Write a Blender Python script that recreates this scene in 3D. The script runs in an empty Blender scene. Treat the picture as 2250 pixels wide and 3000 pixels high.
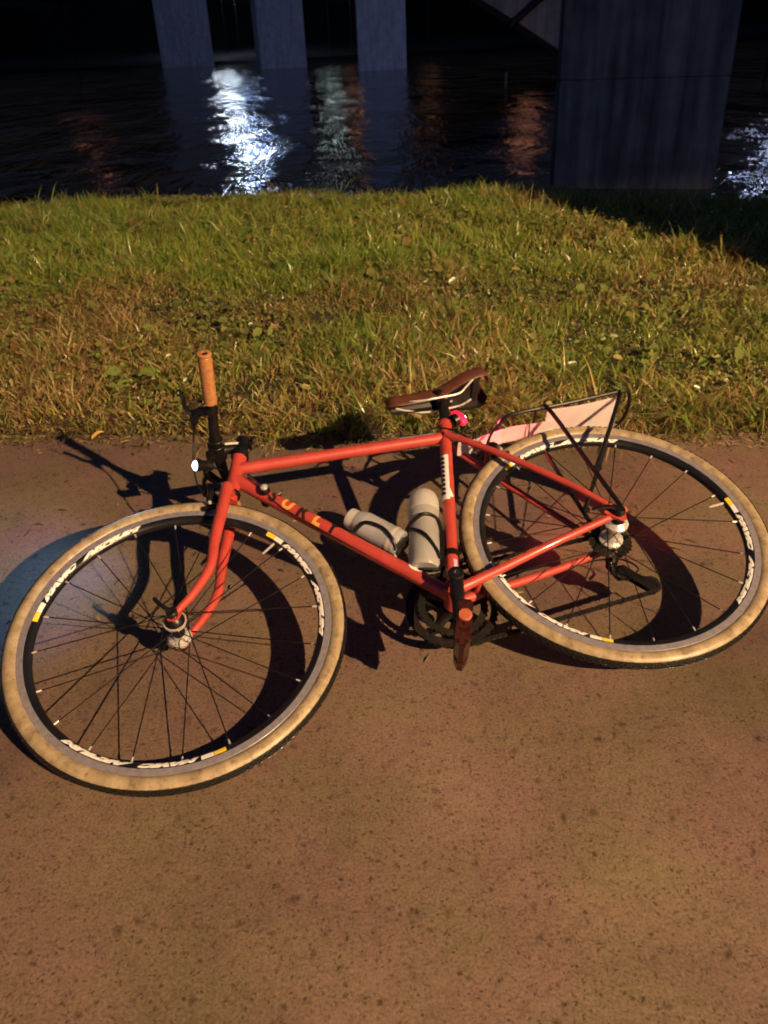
import bpy, bmesh, math, random
import numpy as np
from mathutils import Vector, Matrix

R = math.radians
PI = math.pi
random.seed(7)
rng = np.random.default_rng(11)
scene = bpy.context.scene
COL = scene.collection

# ------------------------------------------------------------------ camera
cam_d = bpy.data.cameras.new("camera")
cam = bpy.data.objects.new("camera", cam_d)
COL.objects.link(cam)
cam_d.sensor_fit = 'VERTICAL'
cam_d.sensor_height = 36.0
cam_d.lens = 28.087
cam_d.clip_start = 0.02
cam_d.clip_end = 600.0
cam_d.dof.use_dof = True
cam_d.dof.focus_distance = 1.72
cam_d.dof.aperture_fstop = 7.0
cam.matrix_world = Matrix(((0.99896, 0.04556, 0.0, 0.0),
                           (-0.02338, 0.51255, -0.85834, 0.0),
                           (-0.03911, 0.85745, 0.51308, 1.1541),
                           (0, 0, 0, 1)))
scene.camera = cam

# ------------------------------------------------------------------ night sky
world = bpy.data.worlds.new("World")
scene.world = world
world.use_nodes = True
wn = world.node_tree
wn.nodes.clear()
sky = wn.nodes.new('ShaderNodeTexSky')
sky.sky_type = 'NISHITA'
sky.sun_disc = False
sky.sun_elevation = R(-3.0)
sky.sun_rotation = R(200)
bg = wn.nodes.new('ShaderNodeBackground')
bg.inputs['Strength'].default_value = 0.75
wo = wn.nodes.new('ShaderNodeOutputWorld')
tint = wn.nodes.new('ShaderNodeMix'); tint.data_type = 'RGBA'; tint.blend_type = 'MULTIPLY'
tint.inputs[0].default_value = 1.0
tint.inputs[7].default_value = (.42, .66, 1.25, 1)      # clear night blue
wn.links.new(sky.outputs[0], tint.inputs[6])
wn.links.new(tint.outputs[2], bg.inputs[0])
wn.links.new(bg.outputs[0], wo.inputs[0])

scene.cycles.filter_width = 1.85
scene.view_settings.view_transform = 'Standard'
scene.view_settings.look = 'None'
scene.view_settings.exposure = 0.0
scene.view_settings.gamma = 1.0
scene.view_settings.use_curve_mapping = False

LAMP_W = 15000.0                      # street lamp over the path
LAMP_POS = Vector((5.903, -5.267, 5.427))
LAMP_COL = (1.0, 0.64, 0.33)
COOL_FILL_W = 6500.0                       # added cool fill light, out of view, for the nearest pier
COOL_FILL_POS = Vector((11.0, 2.0, 8.0))

# ------------------------------------------------------------------ helpers
def put(o, parent=None, label=None, cat=None, group=None, kind=None):
    COL.objects.link(o)
    if parent is not None:
        o.parent = parent
    if label: o["label"] = label
    if cat: o["category"] = cat
    if group: o["group"] = group
    if kind: o["kind"] = kind
    return o

def empty(name, loc=(0, 0, 0), **k):
    o = bpy.data.objects.new(name, None)
    o.empty_display_size = 0.1
    o.location = loc
    return put(o, **k)

class G:
    """collects faces, then becomes one mesh"""
    def __init__(s):
        s.V, s.F, s.M = [], [], []
    def add(s, V, F, m=0):
        b = len(s.V)
        s.V += [tuple(v) for v in V]
        s.F += [tuple(i + b for i in f) for f in F]
        s.M += [m] * len(F)
        return s
    def mesh(s, name, mats, sharp=35):
        me = bpy.data.meshes.new(name)
        me.from_pydata(s.V, [], s.F)
        for m in (mats if isinstance(mats, (list, tuple)) else [mats]):
            me.materials.append(m)
        me.polygons.foreach_set('material_index', s.M)
        me.polygons.foreach_set('use_smooth', [True] * len(s.F))
        me.update()
        bm = bmesh.new(); bm.from_mesh(me)
        bmesh.ops.recalc_face_normals(bm, faces=bm.faces)
        bm.to_mesh(me); bm.free()
        me.set_sharp_from_angle(angle=R(sharp))
        return me
    def build(s, name, mats, parent=None, sharp=35, **k):
        return put(bpy.data.objects.new(name, s.mesh(name, mats, sharp)), parent, **k)

def frame_of(t, ref=None):
    t = Vector(t).normalized()
    a = Vector(ref) if ref is not None else (Vector((0, 0, 1)) if abs(t.z) < .9 else Vector((1, 0, 0)))
    u = (a - t * a.dot(t)).normalized()
    return u, t.cross(u)

def tube(P, r, n=12, cap=True, squash=None, ref=None):
    P = [Vector(p) for p in P]
    N = len(P)
    rr = r if isinstance(r, (list, tuple)) else [r] * N
    V, F = [], []
    u = None
    for i, p in enumerate(P):
        t = (P[min(i + 1, N - 1)] - P[max(i - 1, 0)]).normalized()
        if u is None:
            u, w = frame_of(t, ref)
        else:
            u = (u - t * u.dot(t)).normalized(); w = t.cross(u)
        for k in range(n):
            a = 2 * PI * k / n
            sq = squash if squash else 1
            V.append(p + (u * math.cos(a) + w * math.sin(a) * sq) * rr[i])
    for i in range(N - 1):
        for k in range(n):
            k2 = (k + 1) % n
            F.append((i * n + k, i * n + k2, (i + 1) * n + k2, (i + 1) * n + k))
    if cap:
        F.append(tuple(range(n - 1, -1, -1)))
        F.append(tuple((N - 1) * n + k for k in range(n)))
    return V, F

def spline(P, k=8):
    P = [Vector(p) for p in P]
    Q = [P[0] * 2 - P[1]] + P + [P[-1] * 2 - P[-2]]
    out = []
    for i in range(1, len(Q) - 2):
        for j in range(k):
            t = j / k
            a, b, c, d = Q[i - 1], Q[i], Q[i + 1], Q[i + 2]
            out.append(.5 * ((2 * b) + (c - a) * t + (2 * a - 5 * b + 4 * c - d) * t * t + (3 * b - a - 3 * c + d) * t ** 3))
    out.append(P[-1])
    return out

def lathe(prof, o, axis, n=32, closed=False, ref=None):
    """prof: (radius, distance along axis)"""
    o = Vector(o); a = Vector(axis).normalized(); u, w = frame_of(a, ref)
    V, F = [], []
    for r, t in prof:
        for k in range(n):
            q = 2 * PI * k / n
            V.append(o + a * t + (u * math.cos(q) + w * math.sin(q)) * r)
    L = len(prof)
    for i in range(L if closed else L - 1):
        j = (i + 1) % L
        for k in range(n):
            k2 = (k + 1) % n
            F.append((i * n + k, i * n + k2, j * n + k2, j * n + k))
    if not closed:
        if prof[0][0] > 1e-6: F.append(tuple(range(n - 1, -1, -1)))
        if prof[-1][0] > 1e-6: F.append(tuple((L - 1) * n + k for k in range(n)))
    return V, F

def box(c, s, bev=0.0, axes=None):
    bm = bmesh.new()
    bmesh.ops.create_cube(bm, size=1)
    for v in bm.verts:
        v.co = Vector((v.co.x * s[0], v.co.y * s[1], v.co.z * s[2]))
    if bev:
        bmesh.ops.bevel(bm, geom=bm.edges[:], offset=bev, segments=2, affect='EDGES', profile=.5)
    c = Vector(c)
    if axes:
        X, Y, Z = [Vector(a) for a in axes]
        f = lambda v: c + X * v.x + Y * v.y + Z * v.z
    else:
        f = lambda v: c + v
    bm.verts.index_update()
    V = [f(v.co) for v in bm.verts]
    F = [tuple(v.index for v in q.verts) for q in bm.faces]
    bm.free()
    return V, F

def text_geo(s, size, shear=0.0, offset=0.0, cuts=1, space=1.0):
    cu = bpy.data.curves.new('t', 'FONT')
    cu.body = s; cu.size = size; cu.shear = shear; cu.offset = offset
    cu.align_x = 'CENTER'; cu.align_y = 'CENTER'; cu.space_character = space
    cu.resolution_u = 3
    ob = bpy.data.objects.new('t', cu)
    COL.objects.link(ob)
    me = bpy.data.meshes.new_from_object(ob.evaluated_get(bpy.context.evaluated_depsgraph_get()))
    bpy.data.objects.remove(ob)
    bm = bmesh.new(); bm.from_mesh(me)
    bpy.data.meshes.remove(me)
    bmesh.ops.triangulate(bm, faces=bm.faces[:])
    for _ in range(4 if cuts > 1 else cuts):
        long_e = [e for e in bm.edges if e.calc_length() > size * .07]
        if not long_e: break
        bmesh.ops.subdivide_edges(bm, edges=long_e, cuts=1)
        bmesh.ops.triangulate(bm, faces=bm.faces[:])
    bm.verts.index_update()
    V = [tuple(v.co) for v in bm.verts]
    F = [tuple(v.index for v in f.verts) for f in bm.faces]
    bm.free()
    return V, F

# ------------------------------------------------------------------ materials
def new_mat(name):
    m = bpy.data.materials.new(name)
    m.use_nodes = True
    return m, m.node_tree, m.node_tree.nodes['Principled BSDF']

def nd(nt, t, **k):
    n = nt.nodes.new(t)
    for a, b in k.items():
        if a in n.inputs.keys():
            n.inputs[a].default_value = b
        else:
            setattr(n, a, b)
    return n

def ramp(nt, src, stops):
    r = nt.nodes.new('ShaderNodeValToRGB')
    el = r.color_ramp.elements
    while len(el) > 1: el.remove(el[-1])
    el[0].position = stops[0][0]; el[0].color = (*stops[0][1], 1)
    for p, c in stops[1:]:
        e = el.new(p); e.color = (*c, 1)
    nt.links.new(src, r.inputs[0])
    return r

def mat(name, col, rough=.5, metal=0.0, spec=.5, var=.12, scale=40, bump=0.0, coat=0.0, rvar=.15, trans=0.0):
    m, nt, b = new_mat(name)
    tc = nd(nt, 'ShaderNodeTexCoord')
    nz = nd(nt, 'ShaderNodeTexNoise', Scale=scale, Detail=5.0, Roughness=.6)
    nt.links.new(tc.outputs['Object'], nz.inputs['Vector'])
    c0 = tuple(max(0, c * (1 - var * 1.6)) for c in col); c1 = tuple(min(1, c * (1 + var)) for c in col)
    r = ramp(nt, nz.outputs['Fac'], [(.3, c0), (.7, c1)])
    nt.links.new(r.outputs[0], b.inputs['Base Color'])
    mr = nd(nt, 'ShaderNodeMapRange')
    mr.inputs['To Min'].default_value = max(.02, rough * (1 - rvar)); mr.inputs['To Max'].default_value = min(1, rough * (1 + rvar))
    nt.links.new(nz.outputs['Fac'], mr.inputs['Value'])
    nt.links.new(mr.outputs[0], b.inputs['Roughness'])
    b.inputs['Metallic'].default_value = metal
    b.inputs['Specular IOR Level'].default_value = spec
    b.inputs['Coat Weight'].default_value = coat
    b.inputs['Coat Roughness'].default_value = .12
    b.inputs['Transmission Weight'].default_value = trans
    if bump:
        bp = nd(nt, 'ShaderNodeBump', Strength=bump, Distance=.002)
        nt.links.new(nz.outputs['Fac'], bp.inputs['Height'])
        nt.links.new(bp.outputs[0], b.inputs['Normal'])
    return m

def emit(name, col, s):
    m, nt, b = new_mat(name)
    b.inputs['Base Color'].default_value = (*col, 1)
    b.inputs['Emission Color'].default_value = (*col, 1)
    b.inputs['Emission Strength'].default_value = s
    return m

M = {}
M['paint'] = mat('red_paint', (.45, .056, .043), .45, var=.10, scale=22, coat=.55, bump=.04)
M['black'] = mat('black_metal', (.0075, .007, .0075), .36, spec=.42, var=.3)
M['matte'] = mat('black_matte', (.0065, .006, .0065), .55, spec=.3, var=.3)
M['rim'] = mat('rim_black', (.010, .010, .012), .32, var=.2)
M['track'] = mat('brake_track', (.27, .255, .30), .30, metal=.30, var=.15, scale=90)
M['silver'] = mat('silver', (.80, .78, .75), .28, metal=.55, var=.1)
M['steel'] = mat('steel', (.30, .29, .28), .38, metal=1.0, var=.25)
M['greasy'] = mat('greasy_chain', (.05, .045, .04), .38, metal=.7, var=.4, scale=300)
M['white'] = mat('white_print', (.80, .79, .76), .5, var=.05)
M['yellow'] = mat('yellow_print', (.85, .62, .03), .45, var=.05)
M['ink'] = mat('black_print', (.02, .012, .012), .5, var=.2)
M['gold'] = mat('gold_print', (.75, .33, .06), .4, var=.1)
M['orange'] = mat('orange_print', (.85, .38, .08), .45, var=.12)
M['leather'] = mat('brown_leather', (.105, .036, .020), .42, var=.25, scale=55, bump=.12)
M['under'] = mat('saddle_underside', (.008, .006, .006), .6, var=.3)
M['grip'] = mat('cork_grip', (.40, .185, .075), .30, var=.18, scale=120, bump=.15)

M['maroon'] = mat('amber_plastic', (.042, .012, .009), .18, var=.5, scale=110, bump=.5)
M['cap'] = mat('orange_cap', (.42, .105, .055), .55, var=.1)
M['pink'] = mat('dropout_cap', (.55, .12, .10), .5)
M['sticker'] = mat('lilac_sticker', (.42, .40, .62), .5, var=.05)

def tyre_material():
    m, nt, b = new_mat('tan_sidewall')
    tc = nd(nt, 'ShaderNodeTexCoord')
    sep = nd(nt, 'ShaderNodeSeparateXYZ')
    nt.links.new(tc.outputs['Object'], sep.inputs[0])
    at = nd(nt, 'ShaderNodeMath', operation='ARCTAN2')
    nt.links.new(sep.outputs['Z'], at.inputs[0]); nt.links.new(sep.outputs['X'], at.inputs[1])
    cb = nd(nt, 'ShaderNodeCombineXYZ')
    mu = nd(nt, 'ShaderNodeMath', operation='MULTIPLY'); mu.inputs[1].default_value = 9.0
    nt.links.new(at.outputs[0], mu.inputs[0]); nt.links.new(mu.outputs[0], cb.inputs[0])
    n1 = nd(nt, 'ShaderNodeTexNoise', Scale=1.1, Detail=3.0)
    nt.links.new(cb.outputs[0], n1.inputs['Vector'])
    n2 = nd(nt, 'ShaderNodeTexNoise', Scale=70.0, Detail=6.0, Roughness=.7)
    nt.links.new(tc.outputs['Object'], n2.inputs['Vector'])
    n3 = nd(nt, 'ShaderNodeTexNoise', Scale=4.5, Detail=1.0)
    nt.links.new(cb.outputs[0], n3.inputs['Vector'])
    r1 = ramp(nt, n1.outputs['Fac'], [(.30, (.24, .185, .115)), (.5, (.36, .285, .180)), (.7, (.46, .375, .245))])
    r2 = ramp(nt, n2.outputs['Fac'], [(.30, (.22, .17, .12)), (.46, (.82, .79, .74)), (.60, (1, 1, 1))])
    r3 = ramp(nt, n3.outputs['Fac'], [(.235, (.18, .13, .08)), (.30, (1, 1, 1))])
    mx = nd(nt, 'ShaderNodeMix', data_type='RGBA', blend_type='MULTIPLY'); mx.inputs[0].default_value = .75
    nt.links.new(r1.outputs[0], mx.inputs[6]); nt.links.new(r2.outputs[0], mx.inputs[7])
    mx2 = nd(nt, 'ShaderNodeMix', data_type='RGBA', blend_type='MULTIPLY'); mx2.inputs[0].default_value = .8
    nt.links.new(mx.outputs[2], mx2.inputs[6]); nt.links.new(r3.outputs[0], mx2.inputs[7])
    nt.links.new(mx2.outputs[2], b.inputs['Base Color'])
    b.inputs['Roughness'].default_value = .42
    bp = nd(nt, 'ShaderNodeBump', Strength=.25, Distance=.001)
    nt.links.new(n2.outputs['Fac'], bp.inputs['Height']); nt.links.new(bp.outputs[0], b.inputs['Normal'])
    return m
M['tan'] = tyre_material()
M['tread'] = mat('wet_tread', (.016, .015, .015), .2, var=.3, scale=160, bump=.6)

def bottle_mat(name, col, tr, rough):
    m, nt, b = new_mat(name)
    b.inputs['Base Color'].default_value = (*col, 1)
    b.inputs['Roughness'].default_value = rough
    tl = nd(nt, 'ShaderNodeBsdfTranslucent'); tl.inputs['Color'].default_value = (*col, 1)
    tp = nd(nt, 'ShaderNodeBsdfTransparent'); tp.inputs['Color'].default_value = (.9, .9, .9, 1)
    mx = nd(nt, 'ShaderNodeMixShader'); mx.inputs[0].default_value = .35
    mx2 = nd(nt, 'ShaderNodeMixShader'); mx2.inputs[0].default_value = tr
    out = nt.nodes['Material Output']
    nt.links.new(b.outputs[0], mx.inputs[1]); nt.links.new(tl.outputs[0], mx.inputs[2])
    nt.links.new(mx.outputs[0], mx2.inputs[1]); nt.links.new(tp.outputs[0], mx2.inputs[2])
    nt.links.new(mx2.outputs[0], out.inputs[0])
    tc = nd(nt, 'ShaderNodeTexCoord')
    nz = nd(nt, 'ShaderNodeTexNoise', Scale=30.0, Detail=4.0)
    nt.links.new(tc.outputs['Object'], nz.inputs['Vector'])
    r = ramp(nt, nz.outputs['Fac'], [(.3, tuple(c * .85 for c in col)), (.7, col)])
    nt.links.new(r.outputs[0], b.inputs['Base Color'])
    return m
M['sheet'] = bottle_mat('white_corrugated_plastic', (.86, .80, .80), .0, .5)
M['bottle_body'] = bottle_mat('cloudy_plastic', (.58, .57, .56), .22, .34)
M['bottle'] = bottle_mat('milky_plastic', (.74, .73, .70), .12, .38)
M['clear'] = bottle_mat('clear_plastic', (.66, .66, .69), .30, .08)

# ------------------------------------------------------------------ path, lawn, bank
EDGE = lambda x: 2.42 - .099 * x            # where asphalt meets grass

def path_material():
    m, nt, b = new_mat('damp_asphalt')
    tc = nd(nt, 'ShaderNodeTexCoord'); P = tc.outputs['Object']
    big = nd(nt, 'ShaderNodeTexNoise', Scale=1.3, Detail=6.0, Roughness=.62, Distortion=.3); nt.links.new(P, big.inputs['Vector'])
    tint = nd(nt, 'ShaderNodeTexNoise', Scale=4.0, Detail=3.0); nt.links.new(P, tint.inputs['Vector'])
    fine = nd(nt, 'ShaderNodeTexNoise', Scale=190.0, Detail=5.0, Roughness=.75); nt.links.new(P, fine.inputs['Vector'])
    mid = nd(nt, 'ShaderNodeTexNoise', Scale=42.0, Detail=5.0, Roughness=.7); nt.links.new(P, mid.inputs['Vector'])
    rb = ramp(nt, big.outputs['Fac'], [(.30, (.098, .073, .058)), (.47, (.165, .120, .092)), (.68, (.230, .166, .126))])
    rt_ = ramp(nt, tint.outputs['Fac'], [(.36, (1.04, .90, .98)), (.64, (.96, 1.0, .80))])
    rf = ramp(nt, fine.outputs['Fac'], [(.30, (.30, .28, .26)), (.5, (1.0, 1.0, 1.0)), (.70, (1.62, 1.6, 1.55))])
    rm = ramp(nt, mid.outputs['Fac'], [(.28, (.62, .60, .58)), (.45, (.95, .95, .95)), (.7, (1.12, 1.1, 1.08))])
    def mul(a, c, f=1.0):
        x = nd(nt, 'ShaderNodeMix', data_type='RGBA', blend_type='MULTIPLY'); x.inputs[0].default_value = f
        nt.links.new(a, x.inputs[6]); nt.links.new(c, x.inputs[7]); return x.outputs[2]
    c = mul(rb.outputs[0], rt_.outputs[0]); c = mul(c, rf.outputs[0], .75); c = mul(c, rm.outputs[0], .8)
    # dark aggregate stones and pits
    pits = []
    dis = nd(nt, 'ShaderNodeTexNoise', Scale=60.0, Detail=2.0); nt.links.new(P, dis.inputs['Vector'])
    dm = nd(nt, 'ShaderNodeMix', data_type='RGBA', blend_type='ADD'); dm.inputs[0].default_value = .018
    nt.links.new(P, dm.inputs[6]); nt.links.new(dis.outputs['Color'], dm.inputs[7])
    for sc, thr, lo, size in ((38.0, .74, .12, .28), (80.0, .58, .12, .33), (165.0, .46, .10, .42)):
        v = nd(nt, 'ShaderNodeTexVoronoi', Scale=sc, Randomness=1.0); nt.links.new(dm.outputs[2], v.inputs['Vector'])
        sp = nd(nt, 'ShaderNodeSeparateColor'); nt.links.new(v.outputs['Color'], sp.inputs[0])
        a = nd(nt, 'ShaderNodeMapRange'); a.inputs['From Min'].default_value = thr; a.inputs['From Max'].default_value = 1.0
        a.inputs['To Min'].default_value = 0; a.inputs['To Max'].default_value = size
        nt.links.new(sp.outputs[0], a.inputs['Value'])
        d = nd(nt, 'ShaderNodeMath', operation='SUBTRACT'); nt.links.new(v.outputs['Distance'], d.inputs[0]); nt.links.new(a.outputs[0], d.inputs[1])
        e = nd(nt, 'ShaderNodeMapRange'); e.inputs['From Min'].default_value = -.16; e.inputs['From Max'].default_value = .13
        e.inputs['To Min'].default_value = 0.0; e.inputs['To Max'].default_value = 1.0
        nt.links.new(d.outputs[0], e.inputs['Value'])
        pits.append(e.outputs[0])
    pm = pits[0]
    for q in pits[1:]:
        x = nd(nt, 'ShaderNodeMath', operation='MINIMUM'); nt.links.new(pm, x.inputs[0]); nt.links.new(q, x.inputs[1]); pm = x.outputs[0]
    dk = nd(nt, 'ShaderNodeMix', data_type='RGBA'); nt.links.new(pm, dk.inputs[0])
    dark = mul(c, ramp(nt, mid.outputs['Fac'], [(.3, (.27, .23, .20)), (.7, (.58, .53, .47))]).outputs[0])
    nt.links.new(dark, dk.inputs[6]); nt.links.new(c, dk.inputs[7])
    nt.links.new(dk.outputs[2], b.inputs['Base Color'])
    rr = nd(nt, 'ShaderNodeMapRange'); rr.inputs['From Min'].default_value = .3; rr.inputs['From Max'].default_value = .7
    rr.inputs['To Min'].default_value = .52; rr.inputs['To Max'].default_value = .78
    nt.links.new(big.outputs['Fac'], rr.inputs['Value']); nt.links.new(rr.outputs[0], b.inputs['Roughness'])
    b.inputs['Specular IOR Level'].default_value = .35
    hs = nd(nt, 'ShaderNodeMath', operation='MULTIPLY_ADD'); hs.inputs[1].default_value = 2.2
    nt.links.new(fine.outputs['Fac'], hs.inputs[0]); nt.links.new(pm, hs.inputs[2])
    bp = nd(nt, 'ShaderNodeBump', Strength=.28, Distance=.0016)
    nt.links.new(hs.outputs[0], bp.inputs['Height']); nt.links.new(bp.outputs[0], b.inputs['Normal'])
    return m

def sheet(name, nx, ny, fx, m, **k):
    """grid: fx(i/nx, j/ny) -> point"""
    g = G()
    V = [fx(i / nx, j / ny) for j in range(ny + 1) for i in range(nx + 1)]
    F = [(j * (nx + 1) + i, j * (nx + 1) + i + 1, (j + 1) * (nx + 1) + i + 1, (j + 1) * (nx + 1) + i) for j in range(ny) for i in range(nx)]
    g.add(V, F)
    return g.build(name, m, **k)

def wob(x, y):
    return .5 + .17 * (math.sin(1.9 * x + 1.3 * y + .4) + math.sin(-1.1 * x + 2.3 * y + 1.7) + math.sin(3.7 * x + .6 * y + 2.9))

sheet('path', 60, 24, lambda s, t: (-30 + 60 * s, (EDGE(-30 + 60 * s) + .05) * t + (-26) * (1 - t), 0.0),
      path_material(), kind='structure')

CREST = np.array([(-40, 7.6), (-8, 7.3), (-3.09, 7.14), (-2.21, 7.07), (-1.33, 6.9), (-.23, 6.87), (.81, 6.55), (1.33, 6.36),
                  (1.75, 6.05), (2.17, 5.84), (2.68, 5.64), (4.0, 5.3), (9, 4.4), (40, 1)])

def crest_dist(x, y):
    """signed distance to the crest, positive on the lawn side"""
    x = np.asarray(x, float); y = np.asarray(y, float)
    best = np.full(x.shape, 1e9); sg = np.ones(x.shape)
    for (ax, ay), (bx, by) in zip(CREST[:-1], CREST[1:]):
        dx, dy = bx - ax, by - ay
        t = np.clip(((x - ax) * dx + (y - ay) * dy) / (dx * dx + dy * dy), 0, 1)
        d = np.hypot(x - ax - t * dx, y - ay - t * dy)
        side = np.where(dx * (y - ay) - dy * (x - ax) < 0, 1.0, -1.0)
        k = d < best
        best = np.where(k, d, best); sg = np.where(k, side, sg)
    return best * sg

def land_z(x, y):
    x = np.asarray(x, float); y = np.asarray(y, float)
    d = crest_dist(x, y)
    e = y - (2.42 - .099 * x)
    lawn = .012 + .03 * np.clip(e / 1.2, 0, 1) + .018 * (np.sin(2.1 * x + .7 * y) + np.sin(1.3 * y - .8 * x + 1)) * np.clip(e / 1.0, 0, 1)
    lawn = lawn + np.where(e < 0, -.03, 0)
    s = np.clip(-d, 0, None)
    drop = np.where(s < .35, .6 * s * s, .0735 + .62 * (s - .35))
    edge = np.where((d > 0) & (d < .5), .15 * (.5 - d) ** 2, .0375 * (d <= 0))
    return np.maximum(lawn - drop - edge, -3.4)

def soil_material():
    m, nt, b = new_mat('dark_soil')
    tc = nd(nt, 'ShaderNodeTexCoord')
    n1 = nd(nt, 'ShaderNodeTexNoise', Scale=9.0, Detail=6.0, Roughness=.7); nt.links.new(tc.outputs['Object'], n1.inputs['Vector'])
    r = ramp(nt, n1.outputs['Fac'], [(.3, (.018, .014, .007)), (.5, (.045, .032, .016)), (.7, (.075, .055, .025))])
    nt.links.new(r.outputs[0], b.inputs['Base Color']); b.inputs['Roughness'].default_value = .9
    bp = nd(nt, 'ShaderNodeBump', Strength=.8, Distance=.02)
    nt.links.new(n1.outputs['Fac'], bp.inputs['Height']); nt.links.new(bp.outputs[0], b.inputs['Normal'])
    return m

def bank_mesh():
    xs = np.concatenate([np.linspace(-40, -5, 24), np.arange(-4.8, 5.0, .12), np.linspace(5.2, 40, 24)])
    ys = np.concatenate([np.arange(0, 9.0, .12), np.linspace(9.2, 16, 24)])
    X, Y = np.meshgrid(xs, ys)
    e0 = EDGE(X)
    Yw = np.where(Y < 1, e0 - .02 + Y * 0 + (Y / 1.0) * .6, e0 + .58 + (Y - 1))
    Z = land_z(X, Yw)
    V = np.stack([X, Yw, Z], -1).reshape(-1, 3)
    nx = len(xs); g = G()
    g.add(V.tolist(), [(j * nx + i, j * nx + i + 1, (j + 1) * nx + i + 1, (j + 1) * nx + i) for j in range(len(ys) - 1) for i in range(nx - 1)])
    return g.build('river_bank', soil_material(), kind='structure')
bank_mesh()

# ---- grass
def patch(x, y, s, seed):
    r = np.random.default_rng(seed); o = np.zeros_like(x)
    for _ in range(7):
        k = r.normal(size=2) * s; o += np.sin(k[0] * x + k[1] * y + r.uniform(0, 6.28))
    return o / 3.0

def grass_points(n, y0, y1):
    out_x, out_y = [], []
    tot = 0
    while tot < n:
        y = rng.uniform(y0, y1, n)
        hw = .63 * y + .35
        x = rng.uniform(-1, 1, n) * hw
        d = crest_dist(x, y)
        e = y - EDGE(x) - .045 * np.sin(4.3 * x + .5) * np.sin(9 * x) - .030 * np.sin(23 * x + 1) - .022 * np.sin(51 * x + 2) + .035
        bare = patch(x, y, 5.0, 31) + .45 * patch(x, y, 17.0, 32)
        keep = (d > -.45) & (e > .0) & (rng.uniform(0, 1, n) > np.clip((bare - .75) * 1.4, 0, .82)) & (rng.uniform(0, 1, n) < np.clip(e / .10 + .3, 0, 1)) & (rng.uniform(0, 1, n) < hw / (.63 * y1 + .35))
        out_x.append(x[keep]); out_y.append(y[keep]); tot += keep.sum()
    return np.concatenate(out_x)[:n], np.concatenate(out_y)[:n]

def attr_mat(name, rough, trans, spec=.5):
    m, nt, b = new_mat(name)
    a = nd(nt, 'ShaderNodeAttribute', attribute_name='Col')
    nt.links.new(a.outputs['Color'], b.inputs['Base Color'])
    b.inputs['Roughness'].default_value = rough
    b.inputs['Specular IOR Level'].default_value = spec
    tl = nd(nt, 'ShaderNodeBsdfTranslucent'); nt.links.new(a.outputs['Color'], tl.inputs['Color'])
    mx = nd(nt, 'ShaderNodeMixShader'); mx.inputs[0].default_value = trans
    nt.links.new(b.outputs[0], mx.inputs[1]); nt.links.new(tl.outputs[0], mx.inputs[2])
    nt.links.new(mx.outputs[0], nt.nodes['Material Output'].inputs[0])
    return m

def raw_mesh(name, V, L, nper, cols, m, **k):
    """V (n,3); L flat loop indices of faces of nper corners; cols per vertex"""
    me = bpy.data.meshes.new(name)
    nf = len(L) // nper
    me.vertices.add(len(V)); me.vertices.foreach_set('co', V.astype(np.float32).ravel())
    me.loops.add(len(L)); me.loops.foreach_set('vertex_index', L.astype(np.int32))
    me.polygons.add(nf); me.polygons.foreach_set('loop_start', np.arange(nf, dtype=np.int32) * nper)
    me.polygons.foreach_set('loop_total', np.full(nf, nper, np.int32))
    me.polygons.foreach_set('use_smooth', np.ones(nf, bool))
    me.materials.append(m)
    at = me.attributes.new('Col', 'FLOAT_COLOR', 'POINT')
    at.data.foreach_set('color', np.c_[cols, np.ones(len(cols))].astype(np.float32).ravel())
    me.update(calc_edges=True); me.validate()
    return put(bpy.data.objects.new(name, me), **k)

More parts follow.
